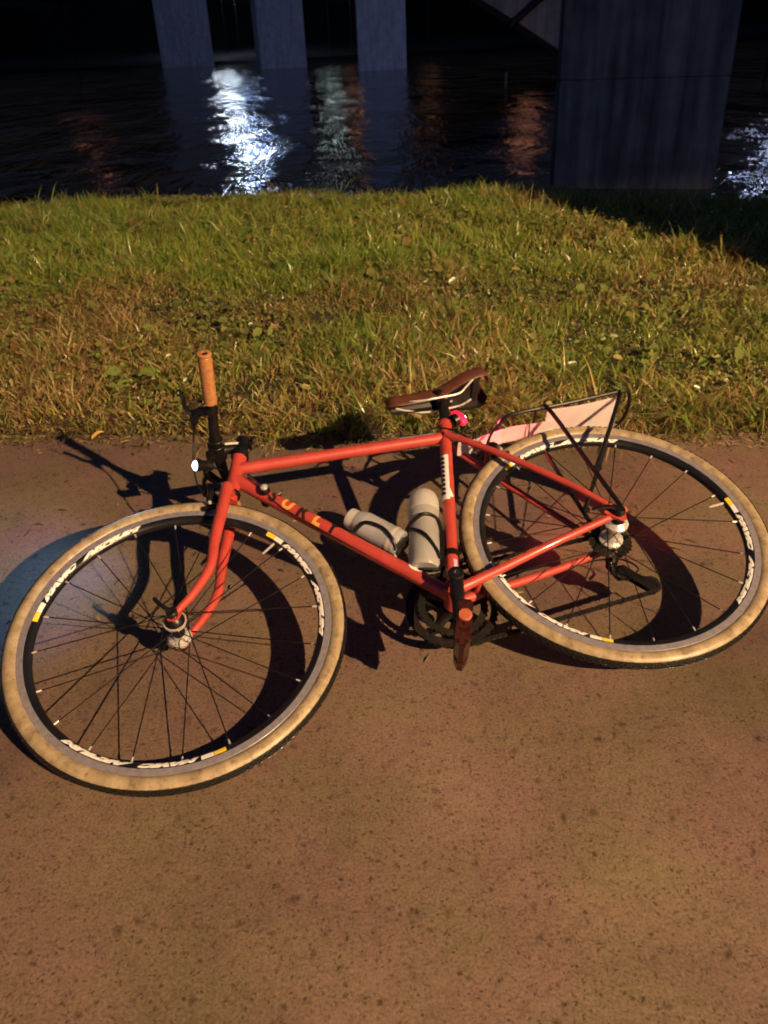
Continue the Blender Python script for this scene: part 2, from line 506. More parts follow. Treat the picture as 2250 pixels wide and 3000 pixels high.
def grass():
    parts = []
    for n, y0, y1, hm in ((95000, 2.3, 4.6, 0), (85000, 4.2, 7.6, 1)):
        x, y = grass_points(n, y0, y1)
        p1 = patch(x, y, 2.2, 3); p2 = patch(x, y, 6.0, 4); p3 = patch(x, y, 14.0, 5)
        far = np.clip((y - 3.9) / .8, 0, 1)
        band = np.exp(-((y - 3.85 - .12 * np.sin(2 * x)) / .28) ** 2)
        h = (.046 + .016 * far + .026 * p2 + .024 * p3 + .022 * patch(x, y, 32.0, 6)) * rng.uniform(.45, 1.65, n)
        h = np.clip(h * (1 - .45 * band), .018, .17)
        tall = rng.uniform(0, 1, n) < .025
        h = np.where(tall, h * 1.6, h)
        w = rng.uniform(.0014, .0034, n) * (1 + .25 * far)
        az = rng.uniform(0, 2 * np.pi, n) + .6 * p2
        ed = y - EDGE(x)
        az = np.where((ed < .16) & (rng.uniform(0, 1, n) < .7), -np.pi / 2 + rng.normal(0, .7, n), az)
        lean = np.abs(rng.normal(.75, .38, n)) * (1 - .45 * far) + .12
        lean = np.where(tall, lean * .7, lean)
        h = np.where(ed < .14, h * rng.uniform(.8, 1.9, n), h)
        lean = np.where(ed < .14, np.clip(lean * 1.25, .5, 1.45), lean)
        dx, dy = np.cos(az), np.sin(az)
        z = land_z(x, y)
        fa = rng.uniform(0, 2 * np.pi, n)               # blade facing
        sx, sy = np.cos(fa), np.sin(fa)
        pts = []
        for t, ww in ((0, 1.0), (.4, .95), (.75, .6)):
            out = h * np.sin(lean * t ** 1.0) * t * 1.25
            zz = h * t * np.cos(lean * t)
            cx, cy, cz = x + dx * out, y + dy * out, z + zz - .004
            pts.append(np.stack([cx - sx * w * ww, cy - sy * w * ww, cz], -1))
            pts.append(np.stack([cx + sx * w * ww, cy + sy * w * ww, cz], -1))
        out = h * np.sin(lean) * 1.25
        pts.append(np.stack([x + dx * out, y + dy * out, z + h * np.cos(lean) - .004], -1))
        V = np.stack(pts, 1)                            # n,7,3
        # colours of the blades themselves
        u = rng.uniform(0, 1, n)
        dry = np.clip(.36 + .30 * band + .34 * p1 + .16 * p2 - .34 * far + .15 * (y < 2.8), .03, .85)
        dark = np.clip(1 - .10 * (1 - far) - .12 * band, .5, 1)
        green = np.stack([.19 + .10 * rng.uniform(0, 1, n), .240 + .10 * rng.uniform(0, 1, n), .042 + .025 * rng.uniform(0, 1, n)], -1)
        lush = np.stack([.16 * np.ones(n), .25 * np.ones(n), .045 * np.ones(n)], -1)
        straw = np.stack([.42 + .14 * rng.uniform(0, 1, n), .33 + .1 * rng.uniform(0, 1, n), .14 + .04 * rng.uniform(0, 1, n)], -1)
        brown = np.stack([.24 + .1 * rng.uniform(0, 1, n), .16 + .05 * rng.uniform(0, 1, n), .07 * np.ones(n)], -1)
        c = np.where((p2 > .35)[:, None] & (u < .6)[:, None], lush, green)
        isdry = rng.uniform(0, 1, n) < dry
        c = np.where(isdry[:, None], np.where((u < .42)[:, None], straw, brown), c)
        C = np.repeat(c[:, None, :], 7, 1)
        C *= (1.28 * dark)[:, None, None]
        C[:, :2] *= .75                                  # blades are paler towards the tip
        C[:, 6] *= 1.12
        b = (np.arange(n) * 7)[:, None]
        T = np.array([0, 1, 3, 0, 3, 2, 2, 3, 5, 2, 5, 4, 4, 5, 6])
        parts.append((V.reshape(-1, 3), (b + T[None]).ravel(), C.reshape(-1, 3)))
    off = 0; Vs, Ls, Cs = [], [], []
    for V, L, C in parts:
        Vs.append(V); Ls.append(L + off); Cs.append(C); off += len(V)
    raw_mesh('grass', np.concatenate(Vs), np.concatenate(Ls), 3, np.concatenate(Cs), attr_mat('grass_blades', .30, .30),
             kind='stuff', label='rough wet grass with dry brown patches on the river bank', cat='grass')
grass()

def clippings():
    n = 2600
    x = rng.uniform(-1.9, 1.9, n); y = EDGE(x) - np.abs(rng.normal(0, .055, n)) + .02
    far = rng.uniform(0, 1, n) < .10
    y = np.where(far, EDGE(x) - rng.uniform(0, 1.1, n), y)
    az = rng.uniform(0, 2 * np.pi, n); L = rng.uniform(.006, .034, n); w = rng.uniform(.0008, .0024, n)
    z = np.full(n, .0025) + rng.uniform(0, .004, n)
    dx, dy = np.cos(az), np.sin(az)
    V = np.stack([np.stack([x - dy * w, y + dx * w, z], -1), np.stack([x + dy * w, y - dx * w, z], -1),
                  np.stack([x + dx * L * .6 + dy * w, y + dy * L * .6 - dx * w, z + .003], -1), np.stack([x + dx * L, y + dy * L, z], -1)], 1)
    Lp = ((np.arange(n) * 4)[:, None] + np.array([0, 1, 2, 0, 2, 3])[None]).ravel()
    u = rng.uniform(0, 1, (n, 1))
    c = np.where(u < .35, np.array([[.30, .22, .10]]), np.where(u < .75, np.array([[.07, .045, .022]]), np.array([[.14, .15, .035]])))
    raw_mesh('clippings', V.reshape(-1, 3), Lp, 3, np.repeat(c, 4, 0), attr_mat('dead_clippings', .6, .05),
             kind='stuff', label='dead grass clippings and soil crumbs along the path edge', cat='litter')
clippings()

def clover():
    n = 21000
    x, y = grass_points(n * 3, 2.35, 7.2)
    p = patch(x, y, 3.5, 21) + rng.normal(0, .5, len(x))
    k = np.argsort(-p)[:n]; x, y = x[k], y[k]
    z = land_z(x, y) + rng.uniform(.012, .062, n) + .02 * np.clip((y - 4) / 1, 0, 1)
    s = rng.uniform(.005, .0115, n) * np.where(rng.uniform(0, 1, n) < .10, rng.uniform(1.6, 3.0, n), 1)
    tilt = rng.normal(0, .55, (n, 2))
    az = rng.uniform(0, 2 * np.pi, n)
    asp = rng.uniform(.5, .95, n)
    nrm = np.stack([tilt[:, 0], tilt[:, 1] - .2, np.ones(n)], -1); nrm /= np.linalg.norm(nrm, axis=1)[:, None]
    a = np.stack([np.cos(az), np.sin(az), np.zeros(n)], -1); a -= nrm * (a * nrm).sum(1)[:, None]; a /= np.linalg.norm(a, axis=1)[:, None]
    bb = np.cross(nrm, a)
    c0 = np.stack([x, y, z], -1)
    ring = []
    for q in range(6):
        t = 2 * np.pi * q / 6
        ring.append(c0 + a * (math.cos(t) * s)[:, None] + bb * (math.sin(t) * s * asp)[:, None] + nrm * (.25 * s * abs(math.sin(t)))[:, None])
    V = np.stack(ring + [c0], 1)
    T = np.array([0, 1, 6, 1, 2, 6, 2, 3, 6, 3, 4, 6, 4, 5, 6, 5, 0, 6])
    L = ((np.arange(n) * 7)[:, None] + T[None]).ravel()
    u = rng.uniform(0, 1, n)[:, None]
    c = np.where(u < .68, np.array([[.17, .215, .05]]), np.where(u < .86, np.array([[.30, .26, .08]]), np.array([[.26, .16, .07]]))) * rng.uniform(.7, 1.3, (n, 1))
    raw_mesh('clover', V.reshape(-1, 3), L, 3, np.repeat(c, 7, 0), attr_mat('clover_leaves', .28, .2),
             kind='stuff', label='small round clover leaves and weeds among the grass', cat='ground cover')
clover()

# a fallen yellow leaf on the path's edge
def leaf():
    g = G()
    pts = []
    for i in range(9):
        t = i / 8
        w = .012 * math.sin(PI * min(1, t * 1.05 + .02)) ** .7
        pts.append((t * .062, w, .006 + .012 * math.sin(t * 3)))
        pts.append((t * .062, 0, .003 + .010 * math.sin(t * 3)))
        pts.append((t * .062, -w, .007 + .012 * math.sin(t * 3)))
    F = []
    for i in range(8):
        for k in range(2):
            F.append((i * 3 + k, i * 3 + k + 1, i * 3 + 4 + k, i * 3 + 3 + k))
    g.add(pts, F)
    g.add(*tube([(.06, 0, .006), (.078, .002, .004)], .0008, 5))
    o = g.build('fallen_leaf', mat('yellow_leaf', (.62, .42, .12), .6, var=.2), label='small yellow fallen leaf at the edge of the grass', cat='leaf')
    o.location = (-.985, 2.49, .002); o.rotation_euler = (0, 0, R(58))
leaf()

# ------------------------------------------------------------------ river, far bank, piers, lamps
WATER = -1.9
def water_material():
    m, nt, b = new_mat('dark_water')
    b.inputs['Base Color'].default_value = (.004, .005, .008, 1)
    b.inputs['Roughness'].default_value = .09
    b.inputs['IOR'].default_value = 1.33
    tc = nd(nt, 'ShaderNodeTexCoord')
    mp = nd(nt, 'ShaderNodeMapping'); mp.inputs['Scale'].default_value = (1.0, .45, 1.0)
    nt.links.new(tc.outputs['Object'], mp.inputs[0])
    n1 = nd(nt, 'ShaderNodeTexNoise', Scale=.55, Detail=5.0, Roughness=.62, Distortion=.6); nt.links.new(mp.outputs[0], n1.inputs['Vector'])
    n2 = nd(nt, 'ShaderNodeTexNoise', Scale=.13, Detail=2.0); nt.links.new(mp.outputs[0], n2.inputs['Vector'])
    h = nd(nt, 'ShaderNodeMath', operation='MULTIPLY_ADD'); h.inputs[1].default_value = 2.0
    nt.links.new(n2.outputs['Fac'], h.inputs[0]); nt.links.new(n1.outputs['Fac'], h.inputs[2])
    bp = nd(nt, 'ShaderNodeBump', Strength=1.0, Distance=.20)
    nt.links.new(h.outputs[0], bp.inputs['Height']); nt.links.new(bp.outputs[0], b.inputs['Normal'])
    return m
g = G(); g.add([(-220, 4, WATER), (220, 4, WATER), (220, 146, WATER), (-220, 146, WATER)], [(0, 1, 2, 3)])
g.build('river', water_material(), kind='structure')

g = G()
xs = [-220 + 4 * i for i in range(111)]
V = []
for x in xs:
    q = .5 * math.sin(x * .31) + .4 * math.sin(x * .83 + 1) + .3 * math.sin(x * 1.9)
    V += [(x, 142.5, -2.6), (x, 143.6 + .3 * q, -1.5), (x, 149, -.9 + .2 * q), (x, 186, .4 + .3 * q), (x, 191, 8.5 + 1.8 * q), (x, 220, 10 + 1.5 * q)]
F = [(i * 6 + k, i * 6 + 6 + k, i * 6 + 7 + k, i * 6 + 1 + k) for i in range(110) for k in range(5)]
g.add(V, F)
g.build('far_bank', mat('far_bank_earth', (.005, .005, .004), .95, var=.4, scale=.6, spec=.1), kind='structure')

def concrete(name, shade_top):
    m, nt, b = new_mat(name)
    tc = nd(nt, 'ShaderNodeTexCoord')
    n1 = nd(nt, 'ShaderNodeTexNoise', Scale=1.6, Detail=6.0, Roughness=.65); nt.links.new(tc.outputs['Object'], n1.inputs['Vector'])
    mp = nd(nt, 'ShaderNodeMapping'); mp.inputs['Scale'].default_value = (3.5, 3.5, .22); nt.links.new(tc.outputs['Object'], mp.inputs[0])
    n2 = nd(nt, 'ShaderNodeTexNoise', Scale=1.5, Detail=4.0); nt.links.new(mp.outputs[0], n2.inputs['Vector'])
    r1 = ramp(nt, n1.outputs['Fac'], [(.3, (.24, .24, .245)), (.7, (.38, .38, .385))])
    r2 = ramp(nt, n2.outputs['Fac'], [(.35, (.62, .62, .63)), (.62, (1, 1, 1))])
    mx = nd(nt, 'ShaderNodeMix', data_type='RGBA', blend_type='MULTIPLY'); mx.inputs[0].default_value = .8
    nt.links.new(r1.outputs[0], mx.inputs[6]); nt.links.new(r2.outputs[0], mx.inputs[7])
    # darker colour below a set height: painted shade for the nearest pier
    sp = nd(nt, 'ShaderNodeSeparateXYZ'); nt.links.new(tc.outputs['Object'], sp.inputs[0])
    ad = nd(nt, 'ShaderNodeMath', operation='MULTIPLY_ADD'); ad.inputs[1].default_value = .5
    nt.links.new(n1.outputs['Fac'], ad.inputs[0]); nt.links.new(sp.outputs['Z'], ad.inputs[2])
    mr = nd(nt, 'ShaderNodeMapRange'); mr.inputs['From Min'].default_value = shade_top + .12; mr.inputs['From Max'].default_value = shade_top + .34
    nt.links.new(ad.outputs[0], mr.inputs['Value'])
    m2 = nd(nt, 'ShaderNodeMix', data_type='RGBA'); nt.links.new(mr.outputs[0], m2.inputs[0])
    dark_col = ramp(nt, n2.outputs['Fac'], [(.30, (.022, .024, .022)), (.50, (.060, .062, .060)), (.68, (.105, .106, .10))])
    dark_mix = nd(nt, 'ShaderNodeMix', data_type='RGBA', blend_type='MULTIPLY'); dark_mix.inputs[0].default_value = .7
    dark_mottle = ramp(nt, n1.outputs['Fac'], [(.35, (.45, .45, .45)), (.6, (1, 1, 1))])
    nt.links.new(dark_col.outputs[0], dark_mix.inputs[6]); nt.links.new(dark_mottle.outputs[0], dark_mix.inputs[7])
    nt.links.new(dark_mix.outputs[2], m2.inputs[6]); nt.links.new(mx.outputs[2], m2.inputs[7])
    nt.links.new(m2.outputs[2], b.inputs['Base Color']); b.inputs['Roughness'].default_value = .8
    bp = nd(nt, 'ShaderNodeBump', Strength=.4, Distance=.03); nt.links.new(n1.outputs['Fac'], bp.inputs['Height']); nt.links.new(bp.outputs[0], b.inputs['Normal'])
    return m

def pier(x, y, w, dpt, shade_top, rz, label):
    o = empty('bridge_pier', (x, y, 0), label=label, cat='bridge pier', group='concrete piers standing in the river')
    o.rotation_euler = (0, 0, R(rz))
    c = .09
    def prism(w, d, c, z0, z1):
        P = [(-w / 2 + c, -d / 2), (w / 2 - c, -d / 2), (w / 2, -d / 2 + c), (w / 2, d / 2 - c), (w / 2 - c, d / 2), (-w / 2 + c, d / 2), (-w / 2, d / 2 - c), (-w / 2, -d / 2 + c)]
        V = [(a, b, z0) for a, b in P] + [(a, b, z1) for a, b in P]
        F = [(k, (k + 1) % 8, (k + 1) % 8 + 8, k + 8) for k in range(8)] + [tuple(range(7, -1, -1)), tuple(range(8, 16))]
        return V, F
    cm = concrete('pier_concrete', shade_top)
    g = G()
    z = -2.2
    while z < 9:                       # cast in lifts with recessed joints
        g.add(*prism(w, dpt, c, z, min(z + 2.36, 9.0)))
        g.add(*prism(w - .05, dpt - .05, c, z + 2.33, z + 2.43))
        z += 2.4
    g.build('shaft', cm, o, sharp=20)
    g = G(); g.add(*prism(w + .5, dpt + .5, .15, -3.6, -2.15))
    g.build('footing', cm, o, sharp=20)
    return o
pier(-26.2, 137.6, 7.5, 1.8, -9, 0, 'leftmost of the three far bridge piers, left of the white reflection')
pier(-9.9, 111.6, 5.9, 2.4, -9, 0, 'middle one of the three far bridge piers, between white and greenish reflections')
pier(1.85, 92.6, 4.8, 4.2, -9, 0, 'rightmost and palest of the three far bridge piers')
pier(5.92, 19.3, 3.38, 2.4, 2.6, -17, 'widest and nearest concrete bridge pier at the right of the river')  # visible face darkened all the way up, shade put into its colour

pier(3.75, 3.3, 2.4, 1.4, -6, 0, 'concrete bridge pier standing on the grass right of the bicycle')
# abutment of the bridge on the far side, lit by an orange lamp
g = G()
P = [(7.9, 2.75), (10.4, 1.35), (13.1, -.25), (17.5, -2.6), (21, -2.6), (21, 7.5), (2.5, 7.5), (2.5, 6.2)]
V = [(x, 61.0, z) for x, z in P] + [(x, 66.0, z) for x, z in P]
n = len(P)
F = [tuple(range(n)), tuple(range(2 * n - 1, n - 1, -1))] + [(k, k + n, (k + 1) % n + n, (k + 1) % n) for k in range(n)]
g.add(V, F)
ab = g.build('bridge_abutment', concrete('abutment_concrete', -3.5), sharp=20, label='sloping concrete abutment lit orange beyond the widest pier', cat='abutment')
g = G(); g.add(*tube([(12.4, 60.85, 3.4), (9.6, 60.85, 1.25)], .22, 6))
g.build('drain_pipe', M['matte'], ab)

def street_lamp(pos, ground, label, head_mat, r=.5, light=None, arm=(0, 0), parts=True):
    o = empty('street_lamp', (pos[0] + arm[0], pos[1] + arm[1], ground), label=label, cat='street lamp', group='street lamps by the river')
    h = pos[2] - ground
    g = G(); g.add(*tube(spline([(0, 0, -.4), (0, 0, h * .5), (0, 0, h * .94), (-arm[0] * .4, -arm[1] * .4, h + .2), (-arm[0], -arm[1], h + .18)] if (arm[0] or arm[1]) else [(0, 0, -.4), (0, 0, h * .5), (0, 0, h)], 6), .06, 10))
    g.build('post', M['matte'], o)
    g = G(); g.add(*lathe([(.001, .22), (r * .8, .16), (r, .06), (r * 1.02, .04)], (-arm[0], -arm[1], h), (0, 0, 1), 20))
    g.build('lamp_housing', M['matte'], o)
    g = G(); g.add(*lathe([(.001, -r * .7), (r * .5, -r * .6), (r * .8, -r * .35), (r * .95, .0), (r * .95, .045)], (-arm[0], -arm[1], h), (0, 0, 1), 20))
    g.build('lamp_glass', head_mat, o)
    return o

# lamps across the water: only their reflections are in the picture
street_lamp((-23.0, 157, 9.0), -.2, 'tall white street lamp on the far bank right of the leftmost pier', emit('lamp_white', (.74, .87, 1.0), 210), .8)
street_lamp((-20.8, 157, 16.0), -.2, 'very tall blue lamp mast on the far bank right of the leftmost pier', emit('lamp_blue_mast', (.36, .52, 1.0), 90), 1.0)
street_lamp((-5.2, 146, 7.9), -1.2, 'greenish white street lamp on the far bank right of the middle pier', emit('lamp_green', (.74, .95, .92), 14), .75)
street_lamp((-1.7, 146, 7.6), -1.2, 'dim orange street lamp on the far bank left of the palest pier', emit('lamp_orange', (1.0, .46, .28), 5), .7)
street_lamp((10.5, 146, 7.2), -1.2, 'faint orange street lamp on the far bank beside the abutment', emit('lamp_orange_faint', (1.0, .44, .24), 1.6), .8)
street_lamp((20.9, 47, 5.2), -3.0, 'blue white lamp on a post in the river beyond the widest pier', emit('lamp_blue', (.55, .65, 1.0), 60), .4)
street_lamp((-25.5, 82, 6.0), -3.0, 'dull red lamp on a post at the left of the river', emit('lamp_red', (1.0, .36, .26), 2), .5)

def point(name, loc, w, col, rad, parent=None):
    d = bpy.data.lights.new(name, 'POINT')
    d.energy = w; d.color = col; d.shadow_soft_size = rad
    o = bpy.data.objects.new(name, d); o.location = loc
    return put(o, parent)

# the street lamp over the path, behind the camera
sl = street_lamp((LAMP_POS.x, LAMP_POS.y, LAMP_POS.z + .12), 0.0, 'orange street lamp beside the path behind the camera', emit('lamp_path', LAMP_COL, 3), .16, arm=(1.1, -.9))
bd = bpy.data.lights.new('lamp_bulb', 'SPOT')
bd.energy = LAMP_W; bd.color = LAMP_COL; bd.shadow_soft_size = .06; bd.spot_size = R(147); bd.spot_blend = .06
bo = bpy.data.objects.new('lamp_bulb', bd); bo.location = LAMP_POS - Vector(sl.location)
put(bo, sl)
sl = street_lamp((COOL_FILL_POS.x, COOL_FILL_POS.y, COOL_FILL_POS.z + .2), 0.0, 'added cool fill lamp out of view, aimed at the widest pier', emit('fill_cool', (.5, .62, 1.0), 3), .2)
bd = bpy.data.lights.new('lamp_bulb', 'SPOT')
bd.energy = COOL_FILL_W; bd.color = (.40, .49, 1.0); bd.shadow_soft_size = .1; bd.spot_size = R(27); bd.spot_blend = .5
bo = bpy.data.objects.new('lamp_bulb', bd); bo.location = COOL_FILL_POS - Vector(sl.location)
put(bo, sl)
bo.rotation_euler = (Vector((5.5, 19, 1.0)) - COOL_FILL_POS).to_track_quat('-Z', 'Y').to_euler()
FAR_FILL = Vector((72.0, 30.0, 14.0))  # added fill light, out of view, to brighten the three far piers
sl = street_lamp((FAR_FILL.x, FAR_FILL.y, FAR_FILL.z + .2), -2.6, 'added blue fill lamp out of view, aimed at the three far piers', emit('fill_far', (.5, .62, 1.0), 3), .3)
bd = bpy.data.lights.new('lamp_bulb', 'SPOT')
bd.energy = 150000.0; bd.color = (.40, .46, 1.0); bd.shadow_soft_size = .3; bd.spot_size = R(30); bd.spot_blend = .4
bo = bpy.data.objects.new('lamp_bulb', bd); bo.location = FAR_FILL - Vector(sl.location)
put(bo, sl)
bo.rotation_euler = (Vector((-9, 110, 5.0)) - FAR_FILL).to_track_quat('-Z', 'Y').to_euler()
d_ = empty('wall_lamp', (9.0, 57.5, -2.6), label='orange flood lamp at the foot of the far abutment', cat='lamp')
g = G(); g.add(*tube([(0, 0, -1), (0, 0, 1.4)], .07, 8)); g.build('post', M['steel'], d_)
g = G(); g.add(*box((0, .1, 1.55), (.5, .3, .3), .04)); g.build('lamp_housing', M['matte'], d_)
point('lamp_bulb', (1.4, .6, 3.6), 15, (1.0, .36, .20), .9, d_)

# ------------------------------------------------------------------ the bicycle (local axes: x forward, y to its left, z up; origin rear axle)
bike = empty('bicycle', (0, 0, 0), label='red bicycle with tan tyres and brown saddle lying on its side', cat='bicycle')
bike.matrix_world = Matrix(((-.97351, .02426, -.22735, .51638),
                            (-.22386, -.30352, .92615, 1.51864),
                            (-.04653, .95252, .30091, .1627),
                            (0, 0, 0, 1)))
WB = .978
BB = Vector((.402, 0, -.068))
HT0, HT1 = Vector((.783, 0, .466)), Vector((.818, 0, .352))
STT = Vector((.256, 0, .445))

# --- frame
fr = G()
fr.add(*tube([HT0, HT0.lerp(HT1, .04), HT0.lerp(HT1, .96), HT1], [.0185, .0172, .0172, .0185], 24))
frame = fr.build('frame', M['paint'], bike)
G().add(*lathe([(.020, -.034), (.021, -.033), (.021, .033), (.020, .034)], BB, (0, 1, 0), 24)).build('bottom_bracket_shell', M['paint'], frame)
for s in (1, -1):
    P = [(.030, .012), (.020, .030), (.004, .034), (-.012, .020), (-.016, .002), (-.010, -.016), (.002, -.022), (.010, -.012), (.026, -.004)]
    V = [(x, s * .0625, z) for x, z in P] + [(x, s * .0675, z) for x, z in P]; n = len(P)
    G().add(V, [tuple(range(n)), tuple(range(2 * n - 1, n - 1, -1))] + [(k, (k + 1) % n, (k + 1) % n + n, k + n) for k in range(n)]).build('dropout', M['paint'], frame)
G().add(*tube([(.196, -.024, .298), (.196, .024, .298)], .006, 10)).build('stay_bridge', M['paint'], frame)
G().add(*tube([(.345, -.02, -.062), (.345, .02, -.062)], .007, 10)).build('stay_bridge', M['paint'], frame)
DT0, DT1 = Vector((.800, 0, .392)), BB + Vector((.008, 0, .006))
TT0, TT1 = Vector((.790, 0, .430)), Vector((.268, 0, .402))
G().add(*tube([TT0, TT0.lerp(TT1, .5), TT1], .0150, 20)).build('top_tube', M['paint'], frame)
G().add(*tube([DT0, DT0.lerp(DT1, .5), DT1], .0165, 20)).build('down_tube', M['paint'], frame)
ST_low = BB + Vector((-.002, 0, .01))
G().add(*tube([ST_low, ST_low.lerp(STT, .5), STT.lerp(ST_low, .05), STT], [.0150, .0150, .0150, .0168], 20)).build('seat_tube', M['paint'], frame)
for s in (1, -1):
    G().add(*tube(spline([(.270, s * .016, .398), (.22, s * .030, .333), (.15, s * .047, .237), (.06, s * .060, .110), (.012, s * .064, .036)], 6),
                  [.0085] * 8 + [.0085] * 8 + [.0080] * 5 + [.0072] * 4, 14)).build('seatstay', M['paint'], frame)
    P = spline([(.392, s * .024, -.070), (.345, s * .029, -.0615), (.27, s * .040, -.049), (.15, s * .056, -.027), (.022, s * .064, -.002)], 6)
    n = len(P)
    G().add(*tube(P, [.0125 - .0045 * (i / (n - 1)) for i in range(n)], 14)).build('chainstay', M['paint'], frame)
# seat collar, headset cups
G().add(*lathe([(.0178, 0), (.0185, .002), (.0185, .013), (.0172, .015)], STT - (STT - ST_low).normalized() * .006, STT - ST_low, 20)).build('seat_collar', M['paint'], bike)
hd = (HT0 - HT1).normalized()
G().add(*lathe([(.0172, 0), (.0215, .001), (.0222, .006), (.0200, .010), (.0205, .012), (.0205, .016)], HT0, hd, 24)).build('headset_cup', M['black'], bike)
G().add(*lathe([(.0172, 0), (.0215, -.001), (.0222, -.006), (.0205, -.012)], HT1, hd, 24)).build('headset_cup', M['black'], bike)

# lettering wrapped round tubes
def on_tube(V, a, b, mid, r, up, lift=.0004):
    """text plane x along a->b, y round the tube towards `up`, centred on the tube's left side"""
    a, b = Vector(a), Vector(b); t = (b - a).normalized()
    up = Vector(up); up = (up - t * up.dot(t)).normalized()
    nrm = Vector((0, 1, 0)); nrm = (nrm - t * nrm.dot(t) - up * nrm.dot(up)).normalized()
    o = []
    for x, y, _ in V:
        q = y / r
        o.append(a + t * (mid + x) + (nrm * math.cos(q) + up * math.sin(q)) * (r + lift))
    return o
L0 = (DT1 - DT0).normalized()
up_dt = Vector((.76, 0, -.65)) * -1 + Vector((1.5, 0, 0))
up_dt = Vector((.403, 0, -.344)).normalized() * -1
if up_dt.z < 0: up_dt = -up_dt
s0 = (Vector((.733, 0, .295)) - DT0).dot(L0); s1 = (Vector((.618, 0, .165)) - DT0).dot(L0)
for k, ch in enumerate('SURLY'):
    V, F = text_geo(ch, .045, .0, .0021, 2)
    V = [(x * .95, y, z) for x, y, z in V]
    G().add(on_tube(V, DT0, DT1, s0 + (s1 - s0) * k / 4, .0166, up_dt), F).build('lettering', M['ink'] if k % 2 == 0 else M['orange'], frame)
# white oval badge near the bottom bracket
V = [(.017 * math.cos(a) * q, .009 * math.sin(a) * q, 0) for q in (1, .66, .33) for a in [2 * PI * k / 20 for k in range(20)]] + [(0, 0, 0)]
F = [(r * 20 + k, r * 20 + (k + 1) % 20, r * 20 + 20 + (k + 1) % 20, r * 20 + 20 + k) for r in range(2) for k in range(20)] + [(40 + k, 40 + (k + 1) % 20, 60) for k in range(20)]
V = [(x, y + .010, z) for x, y, z in V]
G().add(on_tube(V, DT0, DT1, (DT1 - DT0).length * .845, .0166, up_dt), F).build('badge', M['white'], frame)
# seat tube decal: white strip with black serrated print, lilac sticker low down
def strip(x0, x1, y0, y1, nx=10, ny=6, taper=0):
    V = [(x0 + (x1 - x0) * i / nx, y0 + (y1 - y0) * j / ny, 0) for j in range(ny + 1) for i in range(nx + 1)]
    F = [(j * (nx + 1) + i, j * (nx + 1) + i + 1, (j + 1) * (nx + 1) + i + 1, (j + 1) * (nx + 1) + i) for j in range(ny) for i in range(nx)]
    return V, F
d_st = (STT - ST_low).normalized()
md = (Vector((.312, 0, .258)) - ST_low).dot(d_st)
fw = Vector((1, 0, 0))
V, F = strip(-.074, .074, -.003, .020)
G().add(on_tube(V, ST_low, STT, md, .0151, fw), F).build('decal', M['white'], frame)
g = G()
for k in range(9):
    x = -.060 + k * .0145
    V = [(x, .0065, 0), (x + .0085, .0065, 0), (x + .0125, .0135, 0), (x + .0125, .0200, 0), (x + .004, .0200, 0), (x + .004, .0135, 0)]
    g.add(on_tube(V, ST_low, STT, md, .0151, fw, .0008), [(0, 1, 2, 5), (5, 2, 3, 4)])
g.build('decal_print', M['ink'], frame)
V = [(-.066, -.003, 0), (-.036, -.003, 0), (-.060, -.012, 0), (-.066, -.010, 0)]
G().add(on_tube(V, ST_low, STT, md, .0151, fw, .0006), [(0, 1, 2, 3)]).build('decal_corner', M['white'], frame)
V, F = strip(-.018, .018, -.012, -.003, 4, 4)
G().add(on_tube(V, ST_low, STT, .060, .0151, fw, .0005), F).build('sticker', M['sticker'], frame)
# gold print on the left chainstay
ca, cb = Vector((.345, .029, -.0615)), Vector((.15, .056, -.027))
g = G(); x = .052
random.seed(3)
for w in (3, 5, 4):
    for k in range(w):
        hh = .0042
        for q in range(2):
            V = [(x + q * .0028, -hh / 2 + .004, 0), (x + q * .0028 + .0011, -hh / 2 + .004, 0), (x + q * .0028 + .0011, hh / 2 + .004, 0), (x + q * .0028, hh / 2 + .004, 0)]
            g.add(on_tube(V, ca, cb, 0, .0110, (0, 0, 1), .0006), [(0, 1, 2, 3)])
        V = [(x, .004 - (.0005 if random.random() < .5 else -.0012), 0), (x + .0036, .004, 0), (x + .0036, .005, 0), (x, .005, 0)]
        g.add(on_tube(V, ca, cb, 0, .0110, (0, 0, 1), .0006), [(0, 1, 2, 3)])
        x += .0062
    x += .009
g.build('lettering', M['gold'], frame)
# lettering on the top tube, faint lilac
V, F = strip(-.045, .045, .004, .012, 10, 3)
G().add(on_tube(V, TT0, TT1, (TT1 - TT0).length * .86, .0151, (0, 0, 1)), F).build('sticker', M['sticker'], frame)

